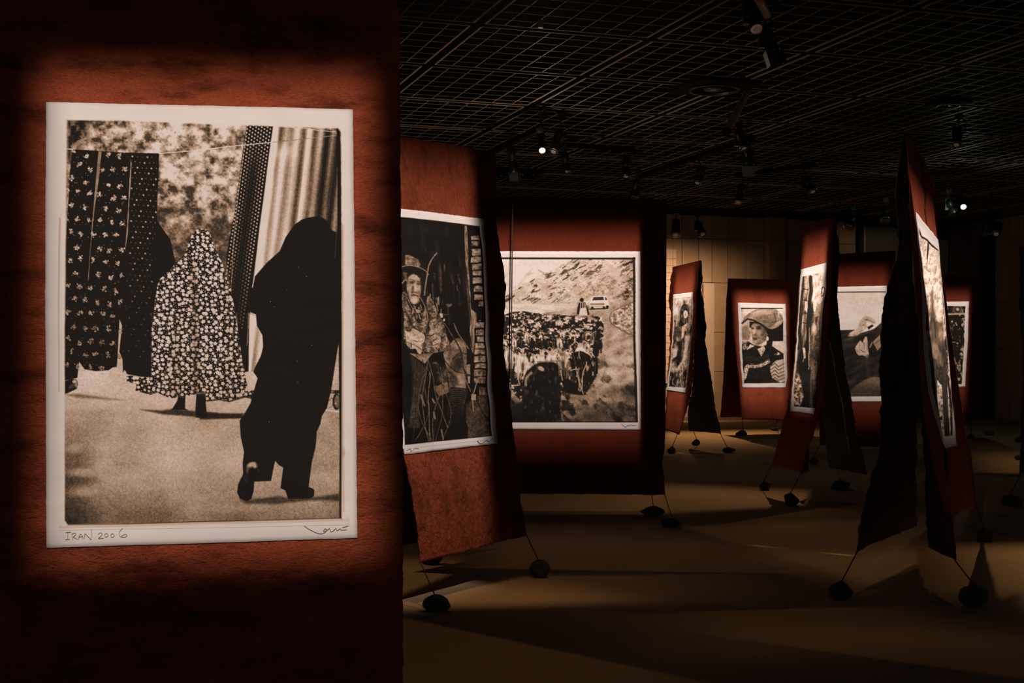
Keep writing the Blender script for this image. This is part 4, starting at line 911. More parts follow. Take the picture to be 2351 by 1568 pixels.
WQ = Vector((5.535, 35.8, 0))                                          # a point on the foot of the back wall
def behind_wall(p): return (p - WQ).dot(BX) > -.1
def in_view(p, m):
    if p.y < 12.0 or behind_wall(p): return False
    x = CX + p.x / p.y * F
    return 850 - m / p.y < x < 2420 + m / p.y
first = True
for i in range(-10, 14):
    for j in range(-6, 14):
        o = G0 + AX * (i * MOD) + BX * (j * MOD)
        c = o + (AX + BX) * (MOD / 2)
        if behind_wall(c + BX * .9) or not in_view(c, 5200): continue
        for src, nm in ((pme, 0), (ra, 1), (rb, 2)):
            q = src if first else src.copy()
            if not first: COL.objects.link(q)
            q.matrix_basis = Matrix.Translation(o) @ rotg.to_4x4()
        first = False
# walls
M_STONE = [simple_mat('limestone_%d' % k, c, .75, .2, 0, .16, 3.5, .12) for k, c in enumerate(((.46, .31, .19), (.42, .28, .165), (.50, .355, .235)))]
M_GREYP = simple_mat('grey_panel', (.16, .135, .105), .8, .15, 0, .12, 4.)
M_DARKP = simple_mat('dark_panel', (.03, .025, .02), .8, .15)
M_SKIRT = simple_mat('skirting', (.22, .14, .08), .6, .3)
def wall_t(px):
    r = (px - CX) / F; return (r * WQ.y - WQ.x) / (AX.x - AX.y * r)
wb_ = MB()
t0, t1 = wall_t(300), wall_t(2182) + .5
cc = WQ + AX * ((t0 + t1) / 2) + BX * .16 + Vector((0, 0, 3.1))
wb_.box(cc, (t1 - t0, .1, 6.2), rotg); wall = wb_.build('wall_back', M_DARKP); tag(wall, kind='structure')
rows = [0.0, 1.31, 2.36, 3.69, 4.85, 5.48]
cols = [1380, 1415, 1450, 1490, 1527, 1568, 1606, 1637, 1673, 1715, 1755, 1793, 1840, 1890, 1928, 1968]
rr = random.Random(5)
for a, b in zip(cols[:-1], cols[1:]):
    pil = (a == 1755)
    for z0, z1 in zip(rows[:-1], rows[1:]):
        ta, tb = wall_t(a) + .008, wall_t(b) - .008
        c = WQ + AX * ((ta + tb) / 2) + BX * (.085 if not pil else -.06) + Vector((0, 0, (z0 + z1) / 2))
        MB().box(c, (tb - ta, .06 if not pil else .34, z1 - z0 - .014), rotg).build('panel', rr.choice(M_STONE), wall)
for a, b, m, off, z0, z1 in ((1968, 1980, M_DARKP, -.05, 0, 5.4), (1980, 1989, M_STONE[2], .05, 0, 5.35), (1989, 2062, M_GREYP, .08, 0, 5.35), (2062, 2110, M_GREYP, .08, 0, 5.1), (2110, 2160, M_GREYP, .08, 0, 5.05), (2160, 2238, M_GREYP, .08, 0, 5.05)):
    ta, tb = wall_t(a) + .006, wall_t(b) - .006
    if b > 2182: tb = wall_t(2180)
    MB().box(WQ + AX * ((ta + tb) / 2) + BX * off + Vector((0, 0, (z0 + z1) / 2)), (tb - ta, .06, z1 - z0), rotg).build('panel', m, wall)
# dark bulkhead where the ceiling stops short of the back wall
ta, tb = wall_t(1380), wall_t(1905)
bk = MB().box(WQ + AX * ((ta + tb) / 2) - BX * .75 + Vector((0, 0, 5.62)), (tb - ta, 1.3, .3), rotg).build('trim_1', M_VOID); tag(bk, kind='structure')
sk = MB().box(WQ + AX * ((wall_t(1400) + wall_t(1968)) / 2) - BX * .0 + Vector((0, 0, .05)), (wall_t(1968) - wall_t(1400), .05, .1), rotg).build('baseboard_back', M_SKIRT); tag(sk, kind='structure')
# right-hand wall coming towards the viewer
RC = WQ + AX * wall_t(2182)
rw = MB().box(RC - BX * 6 + AX * .1 + Vector((0, 0, 3.1)), (.1, 12, 6.2), rotg).build('wall_right', M_DARKP); tag(rw, kind='structure')
def right_s(px):
    r = (px - CX) / F; return (r * RC.y - RC.x) / (-BX.x + BX.y * r)
edges = [2179, 2222, 2264, 2284, 2318, 2352, 2400, 2460]
for a, b in zip(edges[:-1], edges[1:]):
    sa, sb = right_s(a), right_s(b)
    dark = a == 2264
    for z0, z1 in (((0, 5.05),) if dark else ((0, 1.9), (1.9, 3.2), (3.2, 4.9), (4.9, 5.45))):
        m = M_DARKP if dark else (M_GREYP if a < 2264 else rr.choice(M_STONE))
        MB().box(RC - BX * ((sa + sb) / 2) + AX * (.03 if not dark else -.06) + Vector((0, 0, (z0 + z1) / 2)), (.05 if not dark else .3, sb - sa - .012, z1 - z0 - .012), rotg).build('panel', m, rw)
# boards leaning flat on the back wall
def wall_board(px0, px1, y0, y1, m, label, name, dd=.12):
    ta, tb = wall_t(px0), wall_t(px1)
    c = WQ + AX * ((ta + tb) / 2) - BX * .02; d = c.y
    z0 = max(.11, CAMH + (HOR - y1) / F * d); z1 = CAMH + (HOR - y0) / F * d
    root = empty(name, c - BX * .03); tag(root, label, 'board')
    MB().box(Vector((0, 0, (z0 + z1) / 2 - root.location.z)), (tb - ta, .03, z1 - z0), rotg).build('board', m, root)
    root = root.children[0] if root.children else root
    return root, ta, tb, z0, z1
M_BOARD = simple_mat('pale_board', (.62, .47, .36), .7, .2, 0, .06)
M_REDINK = simple_mat('red_lettering', (.5, .16, .10), .7, .1)
wall_board(1613, 1637, 651, 962, M_BOARD, 'tall pale board against the stone wall right of the narrow banner', 'wall_board')
root, ta, tb, z0, z1 = wall_board(1500, 1550, 572, 880, M_BOARD, 'pale notice board with red rows of text behind the goat banner', 'notice_board')
for k in range(18):
    z = z1 - .25 - k * .185
    mb = MB(); x = -(tb - ta) / 2 + .04
    while x < (tb - ta) / 2 - .08:
        w = rr.uniform(.03, .07); mb.box(Vector(AX) * (x + w / 2) - BX * .017 + Vector((0, 0, z - root.location.z)), (w, .004, .022), rotg); x += w + .02
    mb.build('text_row', M_REDINK, root)

# ================================================================= banners
def up_wires(root, pts):
    for (x, y, d) in pts:
        p = V3(P(x, y, d)); MB().tube([p, Vector((p.x, p.y, CEIL))], .0018, 5).build('hanging_wire', M_WIRE, root)
def banner(label, pts_base):
    root = empty('hanging_banner', (0, 0, 0)); tag(root, label, 'banner'); return root
ROCKS = []
def rock(px, base, w, h, label, seed, tie=None, parent=None):
    d = floor_depth(base - h * .12); c = PF(px, base - h * .12)
    k = d / F; rx, rz = w * k / 2, h * k / 2; ry = rx * .8
    import bmesh
    bm = bmesh.new(); bmesh.ops.create_icosphere(bm, subdivisions=3, radius=1)
    r2 = random.Random(seed); planes = []
    for _ in range(11):
        n = Vector((r2.gauss(0, 1), r2.gauss(0, 1), r2.gauss(0, 1))).normalized(); planes.append((n, r2.uniform(.62, .9)))
    for v in bm.verts:
        for n, q in planes:
            t = v.co.dot(n)
            if t > q: v.co -= n * (t - q) * .92
        v.co *= 1 + .05 * (float(vn(v.co.x * 4 + seed, v.co.y * 4 + v.co.z * 3, seed)) - .5)
        v.co = Vector((v.co.x * rx * 1.12, v.co.y * ry * 1.1, v.co.z * rz * 1.15))
    zmin = min(v.co.z for v in bm.verts); lo = zmin * .86
    for v in bm.verts: v.co.z = max(v.co.z, lo) - lo
    me = bpy.data.meshes.new('stone'); bm.to_mesh(me); top = max((v.co for v in bm.verts), key=lambda q: q.z).copy(); bm.free()
    me.materials.append(M_ROCK)
    root = empty('rock', c); tag(root, label, 'rock', 'weight stones on the floor')
    so = link(bpy.data.objects.new('stone', me), root)
    # twine round the stone
    loop = []
    for i in range(17):
        a = 2 * math.pi * i / 16; ca, sa = math.cos(a), math.sin(a)
        hit = None
        o = Vector((0, 0, top.z * .5)); dirv = Vector((ca * .35 * rx, ca * .3 * ry, sa * rz)).normalized()
        ok, loc, nr, fi = so.ray_cast(o + dirv * 2, -dirv)
        loop.append((loc if ok else o + dirv * rz) + dirv * .004)
    MB().tube(loop, max(.004, .8 * k), 5).build('twine_loop', M_TWINE, root)
    knot = max(loop, key=lambda q: q.z) + c
    if tie is not None and parent is not None:
        cord(parent, tie, knot, max(.004, .75 * k))
    return root
def corner(pl, x, y): return V3(surf(pl, np.array([float(x)]), np.array([float(y)]))[0])

# --- nearest banner: washing
b1 = banner('huge dark red banner nearest on the left, with two veiled figures on its print', None)
pl1 = plane_of([(106, 235, 5.0), (107, 1258, 4.57), (815, 240, 5.17)]); pl1.update(amp=.009, seed=2, hs=1.6)
sheet('front_sheet', [(-80, -125), (-85, 700), (-80, 1650)], [(917, -125), (918, 0), (919, 300), (921, 600), (922, 800), (925, 1000), (925, 1300), (926, 1650)], pl1, M_RED_NEAR, b1, 130, 240, 3.0, .055)
b1b = plane_of([(-60, -120, 5.35), (900, -120, 5.5), (400, 1200, 5.9)])
sheet('back_sheet', [(-60, -110), (-40, 1420)], [(880, -110), (860, 1420)], b1b, M_RED_BACK, b1, 20, 50, 2.0)
up_wires(b1, [(-60, -120, 5.28), (900, -120, 5.37)])
pr1 = photo_print('largest sepia photograph, woman in flowered cloth walking beside a black-draped figure', pl1,
    [(106, 235), (105, 700), (107, 1258)], [(810, 252), (815, 700), (820, 1236)], [(139, 262), (134, 700), (136, 1218)], [(797, 284), (800, 700), (802, 1206)], (850, 592), paint_washing, V3(P(460, 745, 4.9)), 1.0)
st = [C3(q) for q in ([(193, 1359), (226, 1357)], [(207, 1358), (205, 1402)], [(190, 1404), (218, 1400)], [(232, 1370), (236, 1404)], [(230, 1370), (248, 1362), (257, 1372), (240, 1386), (248, 1392), (266, 1401)],
      [(270, 1402), (286, 1368), (300, 1398)], [(273, 1388), (300, 1383)], [(306, 1398), (313, 1366)], [(313, 1366), (350, 1404)], [(350, 1404), (353, 1338)],
      [(394, 1372), (408, 1360), (420, 1368), (410, 1384), (396, 1397), (428, 1394)], [(446, 1362), (434, 1374), (442, 1388), (456, 1378), (446, 1362)], [(484, 1364), (472, 1376), (480, 1390), (494, 1380), (484, 1364)],
      [(545, 1332), (526, 1356), (530, 1382), (552, 1390), (573, 1380), (562, 1370), (538, 1382)])]
handwriting(pr1, pl1, st[:10], 1.0, label='pencilled word IRAN')
handwriting(pr1, pl1, st[10:], 1.0, label='pencilled year 2006')
sg = [C4(q) for q in ([(645, 1320), (670, 1338), (700, 1354), (735, 1368), (765, 1366), (786, 1346), (772, 1340), (765, 1356), (790, 1346), (802, 1338), (812, 1358), (832, 1346), (840, 1336), (850, 1350), (866, 1338), (874, 1346), (908, 1345)], [(880, 1331), (916, 1322)])]
handwriting(pr1, pl1, sg[:1], 1.4, label='ink signature')
handwriting(pr1, pl1, sg[1:], 1.4, label='dash above the ink signature')
# --- second banner: rope maker
b2 = banner('rough rust-red banner standing behind the nearest one, showing an old man in a hat', None)
pl2 = plane_of([(918, 310, 8.7), (1133, 352, 9.7), (960, 1290, 7.95)]); pl2.update(amp=.03, seed=6, hs=.7)
R2 = [(1133, 352), (1137, 440), (1138, 520), (1146, 560), (1157, 620), (1160, 660), (1157, 730), (1152, 780), (1165, 870), (1172, 960), (1178, 1010), (1183, 1050), (1193, 1110), (1198, 1160), (1205, 1205), (1212, 1230)]
sheet('front_sheet', [(848, 297), (865, 480), (890, 750), (915, 950), (930, 1040), (945, 1120), (955, 1200), (961, 1293)], R2, pl2, M_RED_ROUGH, b2, 70, 190, 2.5, .1, 0, 4)
pl2b = plane_of([(850, 299, 8.65), (1133, 354, 9.85), (940, 1249, 9.35)])
sheet('back_sheet', [(852, 302), (900, 1258)], [(1128, 357), (1158, 1205)], pl2b, M_RED_BACK, b2, 20, 50, 2.0)
up_wires(b2, [(870, 302, 8.55), (1129, 352, 9.7)])
pr2 = photo_print('sepia photograph of an old man in a hat working rope beside a brick doorway', pl2,
    [(893, 476), (905, 720), (918, 900), (932, 1043)], [(1107, 503), (1113, 640), (1120, 760), (1126, 860), (1134, 930), (1143, 1018)], [(880, 488), (894, 720), (910, 900), (927, 1030)], [(1102, 513), (1108, 640), (1115, 760), (1121, 860), (1128, 930), (1136, 1008)], (480, 236), paint_ropemaker, V3(P(1010, 770, 8.5)), 1.0)
for q, lb in (([(440, 588), (455, 602), (470, 600), (490, 585), (500, 594), (515, 580), (530, 578)], 'faint signature'), ([(62, 640), (85, 632), (90, 645), (110, 628), (130, 632)], 'faint pencilled caption')):
    handwriting(pr2, pl2, [C6(q)], 1.1, label=lb)
rock(1003, 1408, 60, 36, 'dark rock in front of the rust-red banner, bottom left', 1, corner(pl2, 963, 1293), b2)
rock(990, 1299, 50, 30, 'dark rock under the lower left corner of the rust-red banner', 2, corner(pl2b, 985, 1240), b2)
rock(1240, 1330, 46, 38, 'dark rock tied to the lower right corner of the rust-red banner', 3, corner(pl2, 1210, 1229), b2)
# --- goats
b3 = banner('wide flat dark red banner with the mountain road and goat herd print', None)
pl3 = plane_of([(1100, 455, 12.26), (1530, 457, 12.26), (1500, 1135, 12.2)]); pl3.update(amp=.012, seed=9)
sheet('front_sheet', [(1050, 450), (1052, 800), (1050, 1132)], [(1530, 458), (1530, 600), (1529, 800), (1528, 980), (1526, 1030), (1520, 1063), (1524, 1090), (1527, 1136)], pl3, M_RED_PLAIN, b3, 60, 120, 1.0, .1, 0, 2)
pl3b = plane_of([(1065, 455, 12.35), (1525, 458, 12.35), (1300, 1112, 13.1)])
sheet('back_sheet', [(1062, 457), (1085, 1108)], [(1524, 461), (1506, 1108)], pl3b, M_RED_BACK, b3, 20, 50, 1.0)
up_wires(b3, [(1080, 452, 12.27), (1526, 458, 12.27)])
cord(b3, P(1177, 448, 12.05), P(1172, 985, 12.0), .0055, 0, 'hanging_cord')
pr3 = photo_print('sepia photograph of a goat herd on a mountain road behind a white car', pl3,
    [(1086, 577), (1085, 985)], [(1470, 577), (1471, 780), (1471, 987)], [(1090, 585), (1090, 976)], [(1465, 585), (1466, 780), (1467, 976)], (392, 380), paint_goats, V3(P(1300, 780, 12.2)), 1.0)
handwriting(pr3, pl3, [C8(q) for q in ([(1055, 615), (1075, 635), (1095, 640), (1110, 625), (1120, 635), (1135, 622), (1150, 632), (1175, 625)],)], 1.0, label='faint signature')
rock(1496, 1187, 54, 22, 'flat dark rock behind the lower right corner of the goat banner', 4, corner(pl3b, 1494, 1108), b3)
rock(1540, 1212, 52, 20, 'low dark rock tied to the lower right corner of the goat banner', 5, corner(pl3, 1526, 1136), b3)
# --- narrow banner by the lit wall
b4 = banner('narrow red banner with torn dark back sheet in front of the lit stone wall', None)
pl4 = plane_of([(1543, 613, 20.8), (1607, 598, 20.0), (1558, 996, 21.6)]); pl4.update(amp=.02, seed=12)
sheet('front_sheet', [(1543, 613), (1540, 640), (1536, 690), (1540, 720), (1536, 765), (1537, 800), (1533, 840), (1530, 900), (1524, 985)], [(1607, 598), (1600, 680), (1596, 760), (1592, 840), (1588, 900), (1576, 945), (1560, 997)], pl4, M_RED_GLARE, b4, 24, 90, 2.0, .12)
pl4b = plane_of([(1607, 598, 20.1), (1656, 996, 22), (1585, 990, 23.5)]); pl4b.update(amp=.02, seed=14)
sheet('back_sheet', [(1598, 601), (1594, 760), (1588, 900), (1578, 940), (1578, 965), (1582, 989)], [(1608, 598), (1613, 640), (1609, 665), (1617, 700), (1622, 750), (1619, 790), (1625, 820), (1630, 860), (1636, 900), (1642, 940), (1650, 970), (1656, 996)], pl4b, M_BLACK_BACK, b4, 20, 90, 2.0, .12)
up_wires(b4, [(1545, 613, 20.8), (1605, 598, 20.0)])
photo_print('narrow tilted sepia photograph of a crowd with a draped figure', pl4, E4([(168, 100), (155, 560), (130, 950), (65, 1480)]), E4([(452, 65), (448, 350), (430, 700), (405, 1050), (345, 1520)]),
    E4([(172, 130), (160, 560), (134, 950), (75, 1450)]), E4([(448, 110), (444, 350), (426, 700), (400, 1050), (345, 1480)]), (220, 56), paint_crowd, V3(P(1562, 790, 20.8)), .5)
rock(1542, 1043, 20, 15, 'small dark rock below the front sheet of the narrow wall-side banner', 6, corner(pl4, 1556, 996), b4)
rock(1598, 1024, 20, 13, 'small dark rock between the two sheets of the narrow wall-side banner', 7, corner(pl4b, 1591, 989), b4)
rock(1674, 1041, 28, 13, 'small flat rock tied to the torn back sheet of the narrow wall-side banner', 8, corner(pl4b, 1655, 995), b4)
# --- hat woman
b5 = banner('far red banner with the portrait of a woman in a felt hat', None)
pl5 = plane_of([(1680, 640, 26), (1820, 640, 26.3), (1710, 962, 25.8)]); pl5.update(amp=.03, seed=15)
sheet('front_sheet', [(1676, 640), (1678, 690), (1681, 740), (1690, 800), (1697, 880), (1700, 930), (1703, 962)], [(1822, 642), (1826, 760), (1830, 900), (1832, 965)], pl5, M_RED_GLARE, b5, 30, 70, 1.0, .12)
pl5b = plane_of([(1672, 640, 26.05), (1800, 640, 26.5), (1655, 957, 28)]); pl5b.update(seed=16)
sheet('back_sheet', [(1672, 639), (1668, 680), (1665, 760), (1662, 850), (1657, 920), (1653, 958)], [(1800, 642), (1792, 955)], pl5b, M_RED_BACK, b5, 20, 60, 1.0, .12)
up_wires(b5, [(1676, 640, 26), (1818, 641, 26.3)])
photo_print('small sepia portrait photograph of a woman in a broad felt hat', pl5, [(1693, 695), (1697, 780), (1704, 890)], [(1803, 698), (1806, 780), (1808, 862), (1803, 890)], [(1696, 700), (1700, 780), (1706, 887)], [(1800, 701), (1803, 780), (1804, 862), (1802, 887)], (230, 130), paint_hatwoman, V3(P(1750, 790, 25.8)), .4)
rock(1702, 1002, 26, 13, 'small dark rock hanging-cord weight below the hat portrait banner, left', 9, corner(pl5, 1703, 962), b5)
rock(1780, 990, 22, 9, 'tiny flat dark rock below the hat portrait banner, right', 10, corner(pl5, 1786, 963), b5)
# --- door banner
b6 = banner('leaning red banner with a plank door print and a black torn back sheet', None)
pl6 = plane_of([(1838, 520, 14.6), (1913, 499, 13.75), (1843, 1083, 13.9)]); pl6.update(amp=.025, seed=19)
sheet('front_sheet', [(1836, 521), (1838, 570), (1836, 610), (1830, 700), (1824, 800), (1817, 880), (1806, 940), (1795, 985), (1783, 1030), (1772, 1066)], [(1914, 497), (1913, 560), (1909, 640), (1906, 700), (1902, 760), (1894, 850), (1889, 920), (1877, 965), (1862, 1010), (1855, 1035), (1843, 1085)], pl6, M_RED_GLARE, b6, 30, 120, 2.0, .1)
pl6b = plane_of([(1915, 497, 13.85), (1990, 1088, 14.3), (1905, 1072, 15.3)]); pl6b.update(amp=.02, seed=20)
sheet('back_sheet', [(1905, 500), (1900, 640), (1893, 760), (1887, 880), (1886, 940), (1897, 1000), (1900, 1050), (1905, 1072)], [(1921, 497), (1920, 530), (1925, 570), (1923, 640), (1922, 680), (1928, 740), (1935, 800), (1941, 850), (1950, 905), (1960, 960), (1970, 1010), (1985, 1060), (1990, 1089)], pl6b, M_BLACK_BACK, b6, 24, 120, 2.5, .1)
mbf = plane_of([(1858, 1000, 14.4), (1838, 1088, 14.2), (1856, 1080, 14.5)])
sheet('folded_corner', [(1856, 1000), (1848, 1050), (1838, 1089)], [(1860, 1000), (1857, 1040), (1856, 1081)], mbf, M_BLACK_BACK, b6, 4, 16, .5)
up_wires(b6, [(1840, 521, 14.6), (1912, 499, 13.75)])
photo_print('tall tilted sepia photograph of a weathered plank door', pl6, E5([(116, 122), (106, 400), (80, 780), (60, 1050), (35, 1350), (18, 1502)]), E5([(382, 55), (372, 300), (345, 520), (325, 760), (310, 1000), (290, 1230), (242, 1536)]),
    E5([(122, 165), (110, 400), (84, 780), (64, 1050), (42, 1350), (30, 1470)]), E5([(374, 120), (366, 300), (341, 520), (321, 760), (306, 1000), (285, 1230), (252, 1495)]), (340, 76), paint_door, V3(P(1856, 780, 14.0)), .7)
rock(1757, 1128, 28, 22, 'dark rock tied to the lower left corner of the door banner', 11, corner(pl6, 1774, 1066), b6)
rock(1815, 1164, 36, 27, 'dark rock tied below the right corner of the door banner front sheet', 12, corner(pl6, 1842, 1085), b6)
rock(1930, 1127, 48, 21, 'long dark rock under the black back sheet of the door banner', 13, corner(pl6b, 1925, 1075), b6)
# --- hands banner
b7 = banner('plain red banner with raised hands print between the door banner and the black tent', None)
pl7 = plane_of([(1925, 583, 18.4), (2050, 576, 18.2), (1925, 1023, 18.3)]); pl7.update(amp=.012, seed=22)
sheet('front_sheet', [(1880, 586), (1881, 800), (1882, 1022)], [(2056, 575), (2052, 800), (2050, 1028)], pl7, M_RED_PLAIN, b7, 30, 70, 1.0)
up_wires(b7, [(1884, 585, 18.45), (2052, 576, 18.2)])
photo_print('sepia photograph of raised hands against a pale sky', pl7, [(1904, 659), (1905, 923)], [(2036, 656), (2040, 922)], [(1906, 663), (1907, 917)], [(2034, 661), (2037, 916)], (270, 140), paint_hands, V3(P(1975, 790, 18.2)), .4)
rock(1868, 1069, 22, 17, 'small dark rock tied to the raised-hands banner, left of the black sheet', 14, corner(pl7, 1883, 1021), b7)
# --- tall tent-like banner on the right
b8 = banner('tall pointed tent of black-backed cloth on the right with a bright oblique tree print', None)
pl8 = plane_of([(2082, 308, 8.86), (2146, 425, 11.3), (2243, 1162, 11.1)]); pl8.update(amp=.012, seed=25)
sheet('front_sheet', [(2081, 308), (2087, 420), (2091, 520), (2097, 600), (2102, 680), (2108, 760), (2114, 860), (2122, 950), (2138, 1040), (2165, 1160), (2172, 1178)], [(2120, 365), (2146, 425), (2150, 520), (2156, 590), (2166, 650), (2184, 760), (2200, 880), (2215, 975), (2230, 1040), (2238, 1100), (2243, 1163)], pl8, M_RED_GLARE, b8, 40, 170, .8, .1)
sheet('tear', [(2113, 362), (2118, 400), (2119, 420), (2124, 450), (2121, 480), (2124, 505), (2126, 518)], [(2114, 362), (2120, 400), (2121, 420), (2126, 450), (2123, 480), (2126.5, 505), (2127, 518)], pl8, M_RED_BACK, b8, 3, 60, .6, .3, .004)
pl8l = plane_of([(2080, 308, 8.86), (1966, 1268, 8.3), (2103, 1210, 9.6)]); pl8l.update(amp=.03, seed=27)
sheet('left_sheet', [(2078, 306), (2066, 350), (2058, 400), (2055, 450), (2058, 500), (2060, 560), (2055, 600), (2043, 640), (2035, 670), (2033, 700), (2025, 760), (2028, 800), (2024, 860), (2025, 930), (2022, 1000), (2012, 1050), (2000, 1100), (1990, 1150), (1975, 1210), (1966, 1268)],
    [(2081, 306), (2082, 340), (2087, 420), (2084, 480), (2090, 560), (2093, 640), (2098, 720), (2107, 770), (2105, 830), (2110, 880), (2108, 960), (2110, 1040), (2107, 1100), (2100, 1180), (2104, 1207)], pl8l, M_BLACK_BACK, b8, 40, 190, 4.0, .07, 0, 6)
pl8f = plane_of([(2122, 700, 8.75), (2195, 1287, 8.0), (2132, 1255, 8.6)]); pl8f.update(amp=.02, seed=29)
sheet('folded_flap', [(2124, 690), (2121, 760), (2119, 800), (2118, 860), (2121, 930), (2117, 1000), (2124, 1080), (2124, 1180), (2131, 1256)], [(2126, 690), (2128, 760), (2130, 822), (2131, 850), (2139, 913), (2150, 962), (2160, 1005), (2170, 1045), (2172, 1070), (2169, 1110), (2175, 1160), (2186, 1210), (2193, 1260), (2196, 1288)], pl8f, M_BLACK_BACK, b8, 16, 130, 3.0, .08, 0, 4)
pl8t = plane_of([(2110, 800, 9.4), (2135, 1250, 9.2), (2106, 1100, 9.6)])
up_wires(b8, [(2082, 309, 8.88), (2144, 424, 11.3)])
photo_print('very oblique bright sepia photograph of sunlit trees on the tent', pl8, [(2099, 487), (2105, 565), (2109, 632), (2112, 699), (2118, 800), (2128, 900), (2150, 975), (2166, 1030)],
    [(2151, 551), (2156, 603), (2164, 690), (2171, 760), (2178, 842), (2186, 913), (2193, 985), (2196, 1023)], [(2101, 500), (2106, 565), (2110, 632), (2114, 699), (2120, 800), (2130, 900), (2150, 970), (2163, 1012)],
    [(2150.5, 562), (2155, 603), (2163, 690), (2170, 760), (2177, 842), (2185, 913), (2191, 985), (2193, 1008)], (460, 90), paint_poplars, V3(P(2140, 780, 10.0)), .4)
rock(1932, 1382, 54, 40, 'large dark rock tied to the left sheet of the tall tent banner', 15, corner(pl8l, 1968, 1266), b8)
rock(2236, 1400, 62, 50, 'largest dark rock, bottom right, tied to the near flap of the tent banner', 16, corner(pl8f, 2194, 1286), b8)
rock(2260, 1247, 36, 32, 'grey rock tied to the far corner of the tent banner', 17, corner(pl8, 2242, 1162), b8)
# --- far right banners
b9 = banner('distant red banner right of the tent with a dark interior print', None)
pl9 = plane_of([(2166, 632, 25), (2248, 633, 25.2), (2200, 965, 25)]); pl9.update(amp=.015, seed=31)
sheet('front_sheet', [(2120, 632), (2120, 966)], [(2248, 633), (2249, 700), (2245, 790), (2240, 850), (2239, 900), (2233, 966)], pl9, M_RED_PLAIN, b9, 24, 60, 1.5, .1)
pl9b = plane_of([(2166, 634, 25.2), (2248, 635, 25.4), (2250, 965, 27)])
sheet('back_sheet', [(2200, 636), (2210, 962)], [(2246, 636), (2252, 760), (2254, 960)], pl9b, M_BLACK_BACK, b9, 10, 40, 2.0, .1)
up_wires(b9, [(2150, 632, 25), (2246, 633, 25.2)])
photo_print('small sepia photograph of a dim interior right of the tent', pl9, [(2140, 693), (2140, 890)], [(2224, 692), (2222, 780), (2216, 888)], [(2144, 697), (2144, 886)], [(2220, 697), (2218, 780), (2212, 885)], (190, 76), paint_interior, V3(P(2185, 790, 25)), .4)
rock(2271, 1001, 22, 11, 'tiny dark rock on the floor right of the distant interior banner', 18)
rock(2229, 1008, 16, 10, 'tiny dark rock just right of the tent print', 19, corner(pl9, 2229, 964), b9)
b10 = banner('black banner cut off by the right edge of the photo', None)
pl10 = plane_of([(2340, 565, 13.8), (2420, 560, 13.4), (2345, 1085, 13.7)]); pl10.update(amp=.03, seed=33)
sheet('front_sheet', [(2341, 566), (2342, 640), (2339, 700), (2345, 752), (2347, 800), (2346, 900), (2341, 960), (2342, 1010), (2339, 1088)], [(2430, 560), (2440, 800), (2445, 1092)], pl10, M_BLACK_BACK, b10, 16, 90, 3.0, .12)
up_wires(b10, [(2350, 566, 13.8), (2425, 561, 13.4)])
rock(2325, 1164, 48, 28, 'dark rounded rock near the right edge of the photo', 20, corner(pl10, 2342, 1087), b10)
rock(2340, 1018, 22, 14, 'small dark rock at the right edge, farther of two', 21)
rock(2339, 1057, 18, 12, 'small dark rock at the right edge, nearer of two', 22)

